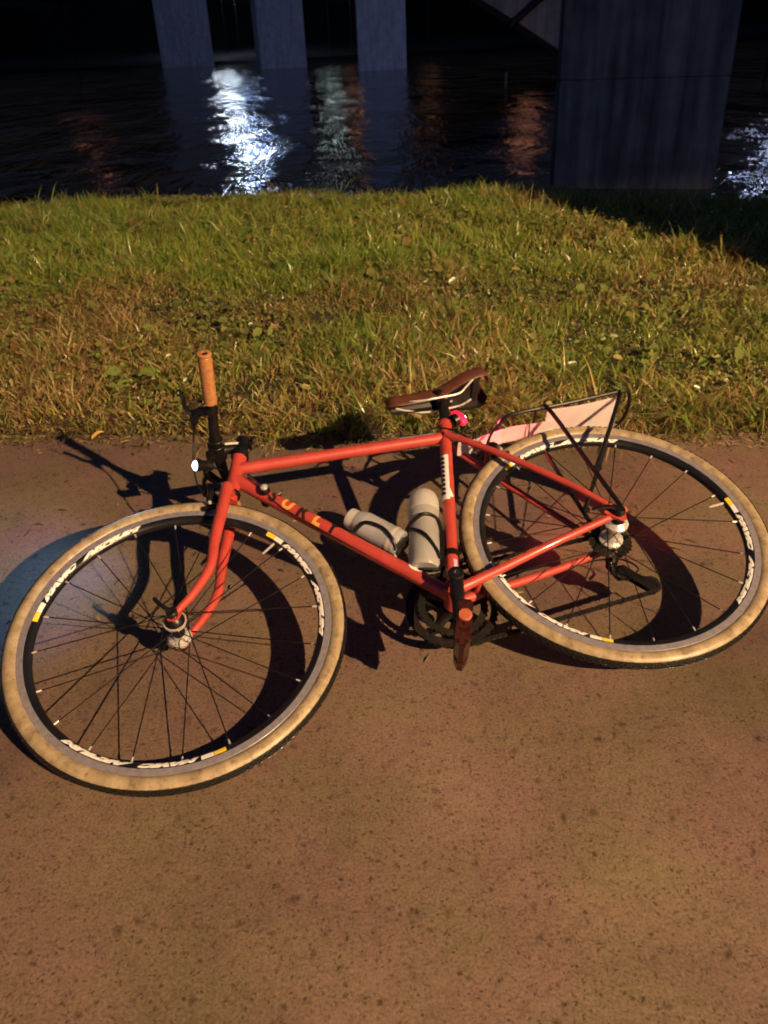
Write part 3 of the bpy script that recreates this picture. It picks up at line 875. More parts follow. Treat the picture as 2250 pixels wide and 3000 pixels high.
# --- fork
fk = G()
st_dir = (HT1 - HT0).normalized()
crown = HT1 + st_dir * .018
fk.add(*tube([HT1 + st_dir * .008, HT1 + st_dir * .030], .0165, 20))
fk.add(*tube([crown + Vector((0, -.046, -.006)), crown + Vector((0, -.02, .004)), crown + Vector((0, .02, .004)), crown + Vector((0, .046, -.006))], [.0125, .0145, .0145, .0125], 16))
fork = fk.build('fork', M['paint'], bike)
for s in (1, -1):
    c = crown
    P = spline([c + Vector((0, s * .043, .004)), c + st_dir * .07 + Vector((0, s * .046, 0)), c + st_dir * .16 + Vector((.001, s * .048, 0)),
                Vector((.889, s * .049, .110)), Vector((.927, s * .050, .052)), Vector((.972, s * .0505, .006))], 6)
    n = len(P)
    G().add(*tube(P, [.0140 - .0065 * max(0, (i / (n - 1) - .2) / .8) for i in range(n)], 16)).build('fork_blade', M['paint'], fork)
    P = [(.966, .016), (.976, .014), (.988, .010), (.990, -.008), (.978, -.014), (.966, -.008), (.958, .006)]
    V = [(x, s * .0505 - .0025, z) for x, z in P] + [(x, s * .0505 + .0025, z) for x, z in P]; m_ = len(P)
    G().add(V, [tuple(range(m_)), tuple(range(2 * m_ - 1, m_ - 1, -1))] + [(k, (k + 1) % m_, (k + 1) % m_ + m_, k + m_) for k in range(m_)]).build('fork_end', M['paint'], fork)

# --- wheels
def wheel_ring(prof, n=120):
    """closed profile (r, y) swept about the y axis"""
    V, F = [], []
    L = len(prof)
    for k in range(n):
        a = 2 * PI * k / n
        for r, y in prof:
            V.append((r * math.cos(a), y, r * math.sin(a)))
    for k in range(n):
        k2 = (k + 1) % n
        for i in range(L):
            j = (i + 1) % L
            F.append((k * L + i, k * L + j, k2 * L + j, k2 * L + i))
    return V, F
rim_me = G().add(*wheel_ring([(.3160, -.0113), (.3160, .0113), (.3030, .0115), (.2985, .0112), (.2915, .0075), (.2890, .003), (.2890, -.003), (.2915, -.0075), (.2985, -.0112), (.3030, -.0115)])).mesh('wheel', M['rim'], 40)
trk = G()
for s in (1, -1):
    trk.add(*wheel_ring([(.3034, s * .0112), (.3160, s * .0110), (.3172, s * .0118), (.3165, s * .0124), (.3040, s * .0124)]))
track_me = trk.mesh('brake_track', M['track'], 40)
ty = G()
prof, mi = [], []
cr, rr, N = .3300, .0176, 22
for i in range(N + 1):
    a = R(-152 + 304 * i / N)
    k = 1.0
    prof.append((cr + rr * math.cos(a), rr * math.sin(a) * .98))
n = 144
V, F, MI = [], [], []
for k in range(n):
    a = 2 * PI * k / n
    for r, y in prof: V.append((r * math.cos(a), y, r * math.sin(a)))
L = len(prof)
for k in range(n):
    k2 = (k + 1) % n
    for i in range(L):
        j = (i + 1) % L
        F.append((k * L + i, k * L + j, k2 * L + j, k2 * L + i))
        an = -152 + 304 * (i + .5) / N
        MI.append(1 if abs(an) < 48 and i < N else 0)
ty.V, ty.F, ty.M = V, F, MI
# tread knobs
kb = []
for k in range(150):
    for row, q in enumerate((-36, -18, 0, 18, 36)):
        a = 2 * PI * (k + .5 * (row % 2)) / 150
        an = R(q)
        er = Vector((math.cos(a), 0, math.sin(a))); et = Vector((-math.sin(a), 0, math.cos(a))); ey = Vector((0, 1, 0))
        nr = er * math.cos(an) + ey * math.sin(an); sd = -er * math.sin(an) + ey * math.cos(an)
        c = er * cr + nr * (rr + .0003)
        V = [c + et * (.0042 * sx) + sd * (.0019 * sy) + nr * h * .0012 for h in (-1, 1) for sx, sy in ((-1, -1), (1, -1), (1, 1), (-1, 1))]
        ty.add(V, [(4, 5, 6, 7), (0, 1, 5, 4), (1, 2, 6, 5), (2, 3, 7, 6), (3, 0, 4, 7)], 1)
tyre_me = ty.mesh('tyre', [M['tan'], M['tread']], 40)

def spoke_mesh(side, lead, fr_, fy):
    """one spoke ending on the rim at angle 0"""
    off = lead * R(62)
    p0 = Vector((fr_ * math.cos(off), side * fy, fr_ * math.sin(off)))
    p1 = Vector((.2905, side * .0025, 0))
    g = G()
    g.add(*tube([p0 + Vector((0, -side * .006, 0)), p0, p0.lerp(p1, .06), p0.lerp(p1, .962)], [.0011, .0012, .0013, .0013], 6), m=0)
    g.add(*tube([p0.lerp(p1, .960), p0.lerp(p1, .972), p1], [.0016, .0020, .0022], 8), m=1)
    return g.mesh('spoke', [M['black'], M['silver']], 50)

def decal_meshes():
    out = []
    g = G()
    def arc_pt(ang, v):          # v 0 (inner) .. 1 (outer) on the sloped flank
        r = .2920 + v * (.3022 - .2920)
        y = .0077 + (.0116 - .0077) * min(1, (r - .2915) / .0072) + .0005
        return (r * math.cos(ang), y, r * math.sin(ang))
    def patch_(a0, a1, v0=0.02, v1=.98, n=8):
        V = [arc_pt(a0 + (a1 - a0) * i / n, v) for i in range(n + 1) for v in (v0, (v0 + v1) / 2, v1)]
        F = [(i * 3 + k, i * 3 + 3 + k, i * 3 + 4 + k, i * 3 + 1 + k) for i in range(n) for k in range(2)]
        return V, F
    g.add(*patch_(0, R(4.3)), m=0)
    g.add(*patch_(R(4.4), R(9.0)), m=1)
    def word(s, a0, a1, size):
        V, F = text_geo(s, size, .35, .0013, 1)
        xs_ = [v[0] for v in V]; ys_ = [v[1] for v in V]
        x0, x1, y0, y1 = min(xs_), max(xs_), min(ys_), max(ys_)
        V2 = [arc_pt(a0 + (a1 - a0) * (x - x0) / (x1 - x0), .02 + .96 * (y - y0) / (y1 - y0)) for x, y, _ in V]
        g.add(V2, F, 1)
    word('MAVIC', R(9.6), R(31), .012)
    word('AKSIUM', R(33), R(62), .012)
    return g.mesh('rim_decal', [M['yellow'], M['white']], 60)
decal_me = decal_meshes()

def wheel(x, rot0, spoke0, rear, label):
    w = put(bpy.data.objects.new('wheel', rim_me), bike, label=label); w.location = (x, 0, 0)
    def sub(name, me, ry=0.0):
        o = put(bpy.data.objects.new(name, me), w); o.rotation_euler = (0, ry, 0); return o
    sub('tyre', tyre_me, .3 if rear else 0)
    sub('brake_track', track_me)
    for k in range(3):
        sub('rim_decal', decal_me, -(rot0 + k * 2 * PI / 3))
    kinds = [spoke_mesh(1, 1, .021, .030 if not rear else .034), spoke_mesh(-1, 1, .021, .030 if not rear else .020), spoke_mesh(1, -1, .021, .030 if not rear else .034), spoke_mesh(-1, -1, .021, .030 if not rear else .020)]
    for k in range(20):
        sub('spoke', kinds[k % 4], -(spoke0 + k * 2 * PI / 20))
    # valve
    va = R(143) if not rear else R(177)
    e = Vector((math.cos(va), 0, math.sin(va)))
    G().add(*tube([e * .291, e * .262, e * .261, e * .252], [.003, .003, .0022, .0022], 8)).build('valve', M['silver'], w)
    # hub
    if not rear:
        g = G()
        g.add(*lathe([(.0055, -.050), (.009, -.049), (.011, -.040), (.012, -.036)], (0, 0, 0), (0, 1, 0), 28), m=1)
        g.add(*lathe([(.012, -.036), (.024, -.034), (.024, -.028), (.016, -.025), (.0135, -.012)], (0, 0, 0), (0, 1, 0), 28), m=0)
        g.add(*lathe([(.0132, -.013), (.0128, 0), (.0132, .013)], (0, 0, 0), (0, 1, 0), 28), m=1)
        g.add(*lathe([(.0135, .012), (.016, .024), (.024, .027), (.024, .033), (.015, .035)], (0, 0, 0), (0, 1, 0), 28), m=0)
        g.add(*lathe([(.0215, .0335), (.0190, .040), (.0140, .045), (.009, .049)], (0, 0, 0), (0, 1, 0), 28), m=1)
        g.build('hub', [M['silver'], M['black']], w)
    else:
        g = G()
        g.add(*lathe([(.0055, .064), (.011, .062), (.013, .052), (.016, .046)], (0, 0, 0), (0, 1, 0), 28), m=0)
        g.add(*lathe([(.016, .046), (.027, .038), (.027, .031), (.018, .026), (.015, .010), (.015, .0), (.020, -.014), (.027, -.018), (.027, -.024), (.018, -.028)], (0, 0, 0), (0, 1, 0), 28), m=1)
        g.build('hub', [M['black'], M['silver']], w)
        g = G()
        for i in range(9):           # sprockets
            rad = .049 - i * .0034; y = -.029 - i * .0037
            T = 28; V = []
            for s in (.0008, -.0008):
                for k in range(T * 2):
                    a = 2 * PI * k / (T * 2); q = rad + (.0018 if k % 2 else -.0022)
                    V.append((q * math.cos(a), y + s, q * math.sin(a)))
            n2 = T * 2
            g.add(V, [tuple(range(n2)), tuple(range(2 * n2 - 1, n2 - 1, -1))] + [(k, (k + 1) % n2, (k + 1) % n2 + n2, k + n2) for k in range(n2)])
        g.build('cassette', M['greasy'], w, sharp=20)
    return w
wheel(WB, R(17.9), R(4), False, 'front wheel with black spokes and tan tyre')
wheel(0.0, R(56), R(9), True, 'rear wheel with black spokes and tan tyre')
# quick releases
g = G()
g.add(*tube([(WB, -.058, 0), (WB, .056, 0)], .004, 10))
g.add(*lathe([(.0105, .053), (.0115, .055), (.0115, .066), (.009, .069)], (WB, 0, 0), (0, 1, 0), 20))
g.add(*lathe([(.0105, -.053), (.0105, -.064), (.007, -.067)], (WB, 0, 0), (0, 1, 0), 20))
g.add(*tube(spline([(WB, .066, 0), (WB + .012, .071, .010), (WB + .026, .070, .030), (WB + .030, .068, .042)], 4), [.0062, .006, .0058, .0056, .0055, .0054, .0053, .0052, .005, .005, .0048, .0046, .004], 10, squash=.55))
g.build('quick_release', M['black'], bike)
g = G()
g.add(*tube([(0, -.075, 0), (0, .073, 0)], .004, 10))
g.add(*lathe([(.0105, .068), (.0120, .070), (.0120, .080), (.009, .084)], (0, 0, 0), (0, 1, 0), 20))
g.add(*tube(spline([(0, .078, 0), (.018, .083, .012), (.040, .081, .018), (.058, .077, .020)], 4), [.006] * 9 + [.005] * 4, 10, squash=.55))
g.build('quick_release', M['black'], bike)
G().add(*lathe([(.0068, 0), (.0068, .005), (.004, .006)], (-.015, .067, .006), (0, 1, 0), 14)).build('dropout_cap', M['pink'], bike)

# --- cockpit
bar_c = Vector((.832, 0, .507))
stx = HT0 + hd * .046
g = G()
g.add(*tube([HT0 + hd * .014, HT0 + hd * .026], .0182, 20))
g.add(*tube([HT0 + hd * .028, HT0 + hd * .066], [.0175, .0170], 20))
g.add(*tube([stx + Vector((.004, 0, -.003)), stx.lerp(bar_c, .6), bar_c + Vector((-.012, 0, 0))], [.0150, .0140, .0150], 16, squash=1.1, ref=(0, 1, 0)))
g.add(*lathe([(.0200, -.023), (.0215, -.021), (.0215, .021), (.0200, .023)], bar_c, (0, 1, 0), 20))
for q in (.010, -.010):
    g.add(*tube([HT0 + hd * (.046 + q) + Vector((-.022, -.008, 0)), HT0 + hd * (.046 + q) + Vector((-.022, .008, 0))], .004, 8))
stem = g.build('stem', M['black'], bike)
V, F = strip(-.022, .022, -.004, .004, 6, 2)
V = [stx.lerp(bar_c, .48) + Vector((.985, 0, .17)) * x + Vector((-.17, 0, .985)) * y + Vector((0, .0158, 0)) for x, y, _ in V]
G().add(V, F).build('lettering', M['white'], stem)
g = G()
P = spline([(.814, -.283, .522), (.818, -.20, .518), (.828, -.08, .510), (.832, 0, .507), (.828, .08, .510), (.818, .20, .518), (.814, .283, .522)], 8)
rad = [.0111 if abs(p.y) > .10 else (.0150 - (abs(p.y) - .03) / .07 * .0039 if abs(p.y) > .03 else .0150) for p in P]
g.add(*tube(P, rad, 18))
g.build('handlebar', M['matte'], bike)
for s in (1, -1):
    a = Vector((.8232, s * .150, .5135)); b = Vector((.8138, s * .287, .5222))
    prof = [(.0118, .0), (.0158, .001), (.0166, .004)]
    Lg = (b - a).length; k = 0
    t = .008
    while t < Lg - .008:
        prof += [(.0150, t), (.0163, t + .0012), (.0163, t + .0036), (.0150, t + .0048)]
        t += .0062
    prof += [(.0165, Lg - .006), (.0162, Lg - .001), (.0150, Lg), (.0082, Lg), (.0078, Lg - .004), (.0076, Lg - .03)]
    V, F = lathe(prof, a, b - a, 24, ref=(0, 0, 1))
    F = F[:-1]
    g = G(); g.add(V, F)
    g.add(*lathe([(.0001, Lg - .0295), (.0077, Lg - .029)], a, b - a, 24))
    gr = g.build('grip', M['grip'], bike, sharp=60)
    # brake lever
    g = G()
    g.add(*lathe([(.0150, -.007), (.0165, -.006), (.0165, .006), (.0150, .007)], (.8255, s * .128, .5115), (-.07, s, .06), 18))
    g.add(*tube(spline([(.836, s * .128, .516), (.856, s * .116, .528), (.868, s * .100, .532), (.874, s * .078, .530)], 5), [.0095, .0100, .0105, .011, .0115, .012, .012, .0125, .0125, .0125, .012, .012, .011, .0095, .008, .006], 10))
    g.add(*tube(spline([(.868, s * .104, .534), (.882, s * .122, .538), (.885, s * .140, .539), (.884, s * .160, .537), (.893, s * .180, .541)], 6), [.0085] * 12 + [.0078] * 10 + [.0085, .0085, .006], 10, squash=.65, ref=(0, 0, 1)))
    g.add(*tube([(.874, s * .078, .530), (.876, s * .064, .529)], .0042, 8))
    g.build('brake_lever', M['black'], bike)
# cables
def cable(P, r=.0024):
    G().add(*tube(spline(P, 8), r, 7)).build('cable', M['matte'], bike)
cable([(.876, .064, .529), (.884, .035, .520), (.892, .010, .490), (.896, -.006, .44), (.889, -.010, .395), (.872, -.018, .362)])
cable([(.876, -.064, .529), (.886, -.035, .525), (.880, -.012, .50), (.840, -.024, .468), (.80, -.020, .447), (.74, -.012, .440)])
cable([(.74, .0, .445), (.62, .0, .4385), (.45, .0, .4295), (.33, .0, .423)], .002)
cable([(.33, .0, .423), (.285, .012, .430), (.235, .018, .392), (.213, .014, .345)])
cable([(.737, .017, .312), (.70, .012, .252), (.55, .006, .078), (.43, .004, -.062)], .0009)
cable([(.100, -.058, -.025), (.03, -.078, -.010), (-.035, -.085, -.02), (-.055, -.08, -.055), (-.03, -.075, -.075)], .0022)
cable([(.06, .052, .035), (.03, .07, .0), (.0, .07, -.03)], .0010)

# headlight
g = G()
hl = Vector((.890, .014, .455)); hdv = Vector((.86, .42, -.22)).normalized()
g.add(*lathe([(.010, -.046), (.0125, -.044), (.0125, -.014), (.0148, -.008), (.0152, .0), (.0138, .0008), (.0124, -.003)], hl, hdv, 24))
g.add(*box((.850, .012, .480), (.022, .016, .030), .004))
g.add(*lathe([(.0172, -.008), (.0180, -.007), (.0180, .007), (.0172, .008)], (.8305, .032, .5075), (0, 1, 0), 18))
head = g.build('headlight', M['black'], bike)
G().add(*lathe([(.0125, -.0025), (.0113, .0025), (.007, .0055), (.0001, .0066)], hl, hdv, 24)).build('lens', emit('headlight_lens', (.62, .84, 1.0), 9), head)
hs = bpy.data.lights.new('headlight_beam', 'SPOT')
hs.energy = 34.0; hs.color = (.24, .50, 1.0); hs.spot_size = R(112); hs.spot_blend = 1.0; hs.shadow_soft_size = .03
ho = bpy.data.objects.new('headlight_beam', hs)
put(ho, head)
ho.location = hl + hdv * .012
ho.rotation_euler = (Vector((1, -.02, .02))).to_track_quat('-Z', 'Y').to_euler()

# --- front brake caliper
def caliper(c, fwd, dn, name_mat, parent, reach):
    """c pivot, fwd away from the frame, dn towards the rim"""
    c = Vector(c); fwd = Vector(fwd); dn = Vector(dn).normalized()
    g = G()
    g.add(*tube([c - fwd * .010, c + fwd * .030], .0065, 10))
    for s in (1, -1):
        y = Vector((0, 1, 0)) * s
        P = spline([c + fwd * (.014 if s > 0 else .020) - y * .018 - dn * .020, c + fwd * (.014 if s > 0 else .020) - dn * .008, c + fwd * .016 + y * .024 + dn * .004, c + fwd * .016 + y * .033 + dn * .022, c + fwd * .012 + y * .025 + dn * reach], 5)
        n = len(P)
        g.add(*tube(P, [.0062 + .0022 * math.sin(PI * i / (n - 1)) for i in range(n)], 9, squash=.8))
        g.add(*box(c + fwd * .008 + y * .0185 + dn * (reach + .002), (.046, .011, .010), .003))
    b = g.build('brake_caliper', M['black'], parent)
    for s in (1, -1):
        G().add(*lathe([(.0042, 0), (.0046, .002), (.0030, .006)], c + fwd * .012 + Vector((0, s * .031, 0)) + dn * reach, (0, s, 0), 10)).build('bolt', M['silver'], b)
    G().add(*lathe([(.0058, 0), (.0058, .004), (.003, .006)], c + fwd * .030, fwd, 10)).build('bolt', M['silver'], b)
    G().add(*tube([c + fwd * .018 + Vector((0, -.018, 0)) - dn * .018, c + fwd * .018 + Vector((0, -.018, 0)) - dn * .034], .003, 8)).build('cable_adjuster', M['silver'], b)
caliper((.845, 0, .341), (.95, 0, .25), (.34, 0, -.94), None, bike, .040)
caliper((.196, 0, .312), (-.55, 0, .80), (-.62, 0, -.64), None, bike, .038)

# --- down tube shifters
for s in (1, -1):
    b0 = DT0.lerp(DT1, .150)
    g = G()
    g.add(*lathe([(.011, .012), (.0135, .016), (.0135, .024), (.010, .029), (.004, .031)], b0, (0, s, 0), 18), m=0)
    g.add(*lathe([(.0092, .0275), (.0088, .0325), (.0045, .0355), (.001, .0360)], b0, (0, s, 0), 14), m=1)
    e = Vector((.030, s * .004, .052)) if s > 0 else Vector((-.038, 0, .020))
    P = [b0 + Vector((0, s * .022, 0)), b0 + Vector((0, s * .024, 0)) + e * .5, b0 + Vector((0, s * .024, 0)) + e]
    g.add(*tube(P, [.0060, .0048, .0056], 9, squash=.6, ref=(0, 1, 0)), m=2)
    g.build('gear_shifter', [M['black'], M['silver'], M['steel']], bike)

# --- seat post, saddle
sp0 = STT - d_st * .03; sp1 = STT + d_st * .088
g = G()
g.add(*tube([sp0, STT, sp1], .0134, 20))
g.add(*box(sp1 + Vector((-.004, 0, .008)), (.046, .030, .020), .005))
g.add(*tube([sp1 + Vector((.010, -.032, .014)), sp1 + Vector((.010, .032, .014))], .0085, 12))
post = g.build('seat_post', M['black'], bike)
for s in (1, -1):
    G().add(*lathe([(.0068, 0), (.0068, .006), (.004, .008)], sp1 + Vector((-.006, s * .016, .005)), (0, s, 0), 10)).build('clamp_bolt', M['silver'], post)
G().add(*tube([sp1 + Vector((-.02, .004, -.004)), sp1 + Vector((-.02, .004, .020))], .004, 8)).build('clamp_bolt', M['silver'], post)
# saddle shell, lofted from nose to tail
sx0, sx1 = .381, .108
NS, NC = 30, 18
def sad(t):
    hw = .0165 + .004 * min(1, t / .1) + (.046) * (1 / (1 + math.exp(-(t - .66) * 13)))
    if t < .05: hw *= math.sqrt(max(.02, t / .05))
    if t > .93: hw *= math.sqrt(max(.0, 1 - ((t - .93) / .078) ** 2))
    top = .5785 - .006 * math.sin(PI * min(1, t / .7)) + .015 * max(0, (t - .55) / .45) ** 1.4
    dep = .030 - .006 * t - .004 * math.cos(PI * t)
    if t < .05: dep *= .55 + .45 * t / .05
    return hw, top, dep
def shell(inset):
    V = []
    for i in range(NS + 1):
        t = i / NS
        hw, top, dep = sad(t)
        x = sx0 + (sx1 - sx0) * t + (-inset if i == 0 else inset if i == NS else 0)
        hw = max(.002, hw - inset)
        for j in range(NC + 1):
            q = -1 + 2 * j / NC
            a = q * 1.62
            y = hw * math.sin(min(1.5708, abs(a))) * (1 if a > 0 else -1)
            fl = max(0, abs(q) - .62) / .38
            z = top - inset - .013 * (abs(q) ** 2.2) - dep * fl ** 1.25
            y *= 1 - .10 * fl
            xx = x + (.020 * (1 - abs(q)) * 0)
            if t > .8: xx += (.030 * (abs(q) ** 2) * (t - .8) / .2) * 0 - .012 * (abs(q)) * (t - .8) / .2
            V.append((xx, y, z))
    return V
Vo, Vi = shell(0), shell(.004)
nn = len(Vo)
g = G()
F, MI = [], []
for i in range(NS):
    for j in range(NC):
        a = i * (NC + 1) + j
        F.append((a, a + 1, a + NC + 2, a + NC + 1)); MI.append(0)
        F.append((nn + a, nn + a + NC + 1, nn + a + NC + 2, nn + a + 1)); MI.append(1)
for i in range(NS):
    for j in (0, NC):
        a = i * (NC + 1) + j
        F.append((a, a + NC + 1, nn + a + NC + 1, nn + a)); MI.append(0)
for j in range(NC):
    for i in (0, NS):
        a = i * (NC + 1) + j
        F.append((a, a + 1, nn + a + 1, nn + a)); MI.append(0)
g.V = [tuple(v) for v in Vo + Vi]; g.F = F; g.M = MI
saddle = g.build('saddle', [M['leather'], M['under']], bike, sharp=50)
# moulded base under the leather
g = G()
V, Fb = [], []
for i in range(13):
    t = .02 + .93 * i / 12
    hw, top, dep = sad(t); x = sx0 + (sx1 - sx0) * t
    for q in (-.86, -.4, 0, .4, .86):
        V.append((x, hw * q, top - .022 - (.010 if abs(q) > .5 else 0)))
for i in range(12):
    for j in range(4):
        a = i * 5 + j; Fb.append((a, a + 1, a + 6, a + 5))
g.add(V, Fb)
g.add(*box((.366, 0, .556), (.020, .024, .016), .004))
g.add(*box((.134, 0, .566), (.016, .085, .014), .004))
g.build('saddle_base', M['under'], saddle)
for s in (1, -1):
    G().add(*tube(spline([(.368, s * .007, .556), (.335, s * .014, .544), (.285, s * .021, .530), (.235, s * .022, .529), (.190, s * .022, .531), (.165, s * .029, .545), (.136, s * .036, .566)], 6), .0029, 10)).build('saddle_rail', M['silver'], saddle)

# --- tail light
tl = Vector((.222, .012, .448))
ax = Vector((-.95, .10, .30)).normalized()
g = G()
g.add(*box(tl + Vector((.018, -.010, .004)), (.024, .020, .030), .004))
g.add(*lathe([(.0160, -.012), (.0165, 0.0)], tl, ax, 20))
tail = g.build('tail_light', M['black'], bike)
V, F = lathe([(.0160, 0), (.0162, .006), (.0145, .014), (.009, .018), (.0001, .019)], (0, 0, 0), (0, 0, 1), 20)
u_, w_ = frame_of(ax, (0, 0, 1))
V = [tl + ax * v[2] + u_ * v[0] * 1.75 + w_ * v[1] * .8 for v in V]
G().add(V, F).build('lens', emit('red_lens', (1.0, .012, .06), 1.3), tail)
led_m = emit('red_led', (1.0, .42, .52), 12)
for q in (-.004, .007):
    c = tl + ax * .019 - u_ * q
    G().add(*lathe([(.0030 if q < 0 else .0045, -.002), (.0026 if q < 0 else .0040, .0015), (.0001, .003)], c, ax, 12)).build('led', led_m, tail)
td = bpy.data.lights.new('tail_glow', 'SPOT')
td.energy = 7.0; td.color = (1.0, .03, .10); td.spot_size = R(120); td.spot_blend = .6; td.shadow_soft_size = .010
to = bpy.data.objects.new('tail_glow', td)
put(to, tail)
to.location = tl + ax * .026
to.rotation_euler = (ax + Vector((0, 0, -.95))).to_track_quat('-Z', 'Y').to_euler()

# --- rear rack
rk = G()
zt = .380
loop = [(.125, -.045, zt + .004), (.135, 0, zt + .004), (.125, .045, zt + .004), (.07, .058, zt + .001), (-.05, .060, zt), (-.19, .060, zt + .006), (-.218, .052, zt + .006), (-.228, .02, zt + .004), (-.228, -.02, zt + .004), (-.218, -.052, zt + .006), (-.19, -.060, zt + .006), (-.05, -.060, zt), (.07, -.058, zt + .001), (.125, -.045, zt + .004)]
rk.add(*tube(spline(loop, 6), .0048, 10, cap=False))
for x in (.04, -.08):
    rk.add(*tube([(x, -.059, zt), (x, .059, zt)], .004, 8))
rack = rk.build('rear_rack', M['black'], bike)
for s in (1, -1):
    G().add(*tube(spline([(.030, s * .060, zt), (.012, s * .064, .368), (.002, s * .070, .20), (-.008, s * .0745, .030), (-.008, s * .073, .012)], 5), .0056, 10)).build('rack_strut', M['black'], rack)
    G().add(*tube(spline([(-.190, s * .060, zt + .004), (-.178, s * .064, .362), (-.095, s * .068, .250), (-.005, s * .072, .134)], 5), .0056, 10)).build('rack_strut', M['black'], rack)
    G().add(*tube(spline([(.125, s * .045, zt), (.165, s * .040, .350), (.192, s * .040, .312), (.196, s * .036, .300)], 5), .0035, 8)).build('rack_stay', M['black'], rack)
    G().add(*box((-.010, s * .0735, .138), (.022, .010, .012), .002)).build('rack_bracket', M['black'], rack)
# white sheet plate under the rack and the white strip forward of it
V, F = strip(-.192, .012, -.055, .0565, 12, 4)
def sh(V, z0, th):
    return [(x, y, z0 + .004 * math.sin(x * 20)) for x, y, _ in V] + [(x, y, z0 + th + .004 * math.sin(x * 20)) for x, y, _ in V]
n = len(V)
G().add(sh(V, .3695, .003), F + [tuple(i + n for i in f[::-1]) for f in F]).build('mudguard_plate', M['sheet'], rack)
g = G()
V = []
for i in range(15):
    t = i / 14; x = .252 - .262 * t
    z = .352 + .016 * math.sin(min(1, t * 1.15) * 1.57) - .004 * math.sin(t * 9)
    for q in (-1, -.33, .33, 1):
        V.append((x, q * (.022 + .004 * t), z + .002 - .003 * abs(q)))
F = [(i * 4 + k, i * 4 + k + 1, i * 4 + 5 + k, i * 4 + 4 + k) for i in range(14) for k in range(3)]
n = len(V)
g.add(V + [(x, y, z + .0025) for x, y, z in V], F + [tuple(i + n for i in f[::-1]) for f in F])
g.build('mudguard_strip', M['sheet'], bike)
for x, z in ((.205, .366), (.06, .372)):
    G().add(*tube(spline([(x, -.03, z - .006), (x, -.02, z - .012), (x, .02, z - .012), (x, .032, z - .004), (x, .030, z + .006), (x, -.03, z + .006), (x, -.03, z - .006)], 4), .0016, 6)).build('zip_tie', M['matte'], bike)

# --- cranks, chainring, chain, pedals
cd = Vector((.048, 0, -.176)).normalized()
G().add(*tube([BB + Vector((0, -.06, 0)), BB + Vector((0, .075, 0))], .0105, 16)).build('spindle', M['steel'], bike)
def crank(s):
    d = cd * s
    y = .0755 * s; tip = BB + d * .172
    P = [BB + Vector((0, y - .010 * s, 0)) - d * .012, BB + Vector((0, y - .008 * s, 0)), BB + d * .05 + Vector((0, y - .002 * s, 0)), tip + Vector((0, y + .006 * s, 0)) - d * .01, tip + Vector((0, y + .006 * s, 0)) + d * .012]
    g = G()
    g.add(*tube(spline(P, 5), [.012] + [.0165] * 5 + [.0150] * 5 + [.0125] * 5 + [.0125] * 4 + [.010], 14, squash=.62, ref=d.cross(Vector((0, 1, 0)))))
    g.add(*lathe([(.0165, 0), (.0165, .004), (.0135, .0055), (.0085, .0055), (.0080, .002)], BB + Vector((0, y, 0)), (0, s, 0), 20))
    c = g.build('crank_arm', M['black'], bike)
    G().add(*lathe([(.0078, .003), (.0072, .0062), (.0040, .0064), (.0035, .002)], BB + Vector((0, y, 0)), (0, s, 0), 14)).build('crank_bolt', M['steel'], c)
    # pedal, its long side lying roughly along the crank
    pd = (Vector((.026, 0, -.062)).normalized() if s > 0 else Vector((.80, 0, .60)).normalized())
    pn = pd.cross(Vector((0, 1, 0)))
    ay = Vector((0, s, 0))
    o = tip + Vector((0, y + .012 * s, 0))
    g = G()
    g.add(*tube([o - ay * .006, o + ay * .090], .0070, 12))
    ped = g.build('pedal', M['black'], bike)
    g = G()
    Pp = [(-.036, .008), (-.028, .0135), (.030, .0150), (.052, .0130), (.068, .0055), (.070, -.004), (.052, -.0125), (.030, -.0150), (-.028, -.0135), (-.036, -.008)]
    for y0, y1, k in ((.012, .030, 1.0), (.034, .052, .96), (.056, .092, 1.0)):
        V = [o + ay * y0 + pd * a * k + pn * b * k for a, b in Pp] + [o + ay * y1 + pd * a * k + pn * b * k for a, b in Pp]
        n = len(Pp)
        g.add(V, [tuple(range(n)), tuple(range(2 * n - 1, n - 1, -1))] + [(i, (i + 1) % n, (i + 1) % n + n, i + n) for i in range(n)])
    g.add(*box(o + ay * .050 + pd * .040, (.012, .080, .020), .003, (pd, Vector((0, 1, 0)), pn)))
    g.build('pedal_body', M['maroon'], ped, sharp=25)
    G().add(*lathe([(.0125, 0), (.0132, .001), (.0132, .004), (.0115, .006), (.0001, .0062)], o + ay * .091, ay, 24)).build('end_cap', M['cap'], ped)
crank(1); crank(-1)
def ring_gear(r, T, y, th):
    V = []
    n2 = T * 2
    for s in (th / 2, -th / 2):
        for k in range(n2):
            a = 2 * PI * k / n2; q = r + (.0022 if k % 2 else -.0022); V.append((BB.x + q * math.cos(a), y + s, BB.z + q * math.sin(a)))
        for k in range(n2):
            a = 2 * PI * k / n2; V.append((BB.x + (r - .016) * math.cos(a), y + s, BB.z + (r - .016) * math.sin(a)))
    F = []
    for k in range(n2):
        j = (k + 1) % n2
        F += [(k, j, n2 + j, n2 + k), (2 * n2 + k, 3 * n2 + k, 3 * n2 + j, 2 * n2 + j), (k, 2 * n2 + k, 2 * n2 + j, j), (n2 + k, n2 + j, 3 * n2 + j, 3 * n2 + k)]
    return V, F
g = G(); g.add(*ring_gear(.0985, 48, -.046, .003))
cring = g.build('chainring', M['greasy'], bike, sharp=20)
g = G(); g.add(*ring_gear(.076, 36, -.039, .003)); g.build('inner_ring', M['greasy'], cring, sharp=20)
g = G()
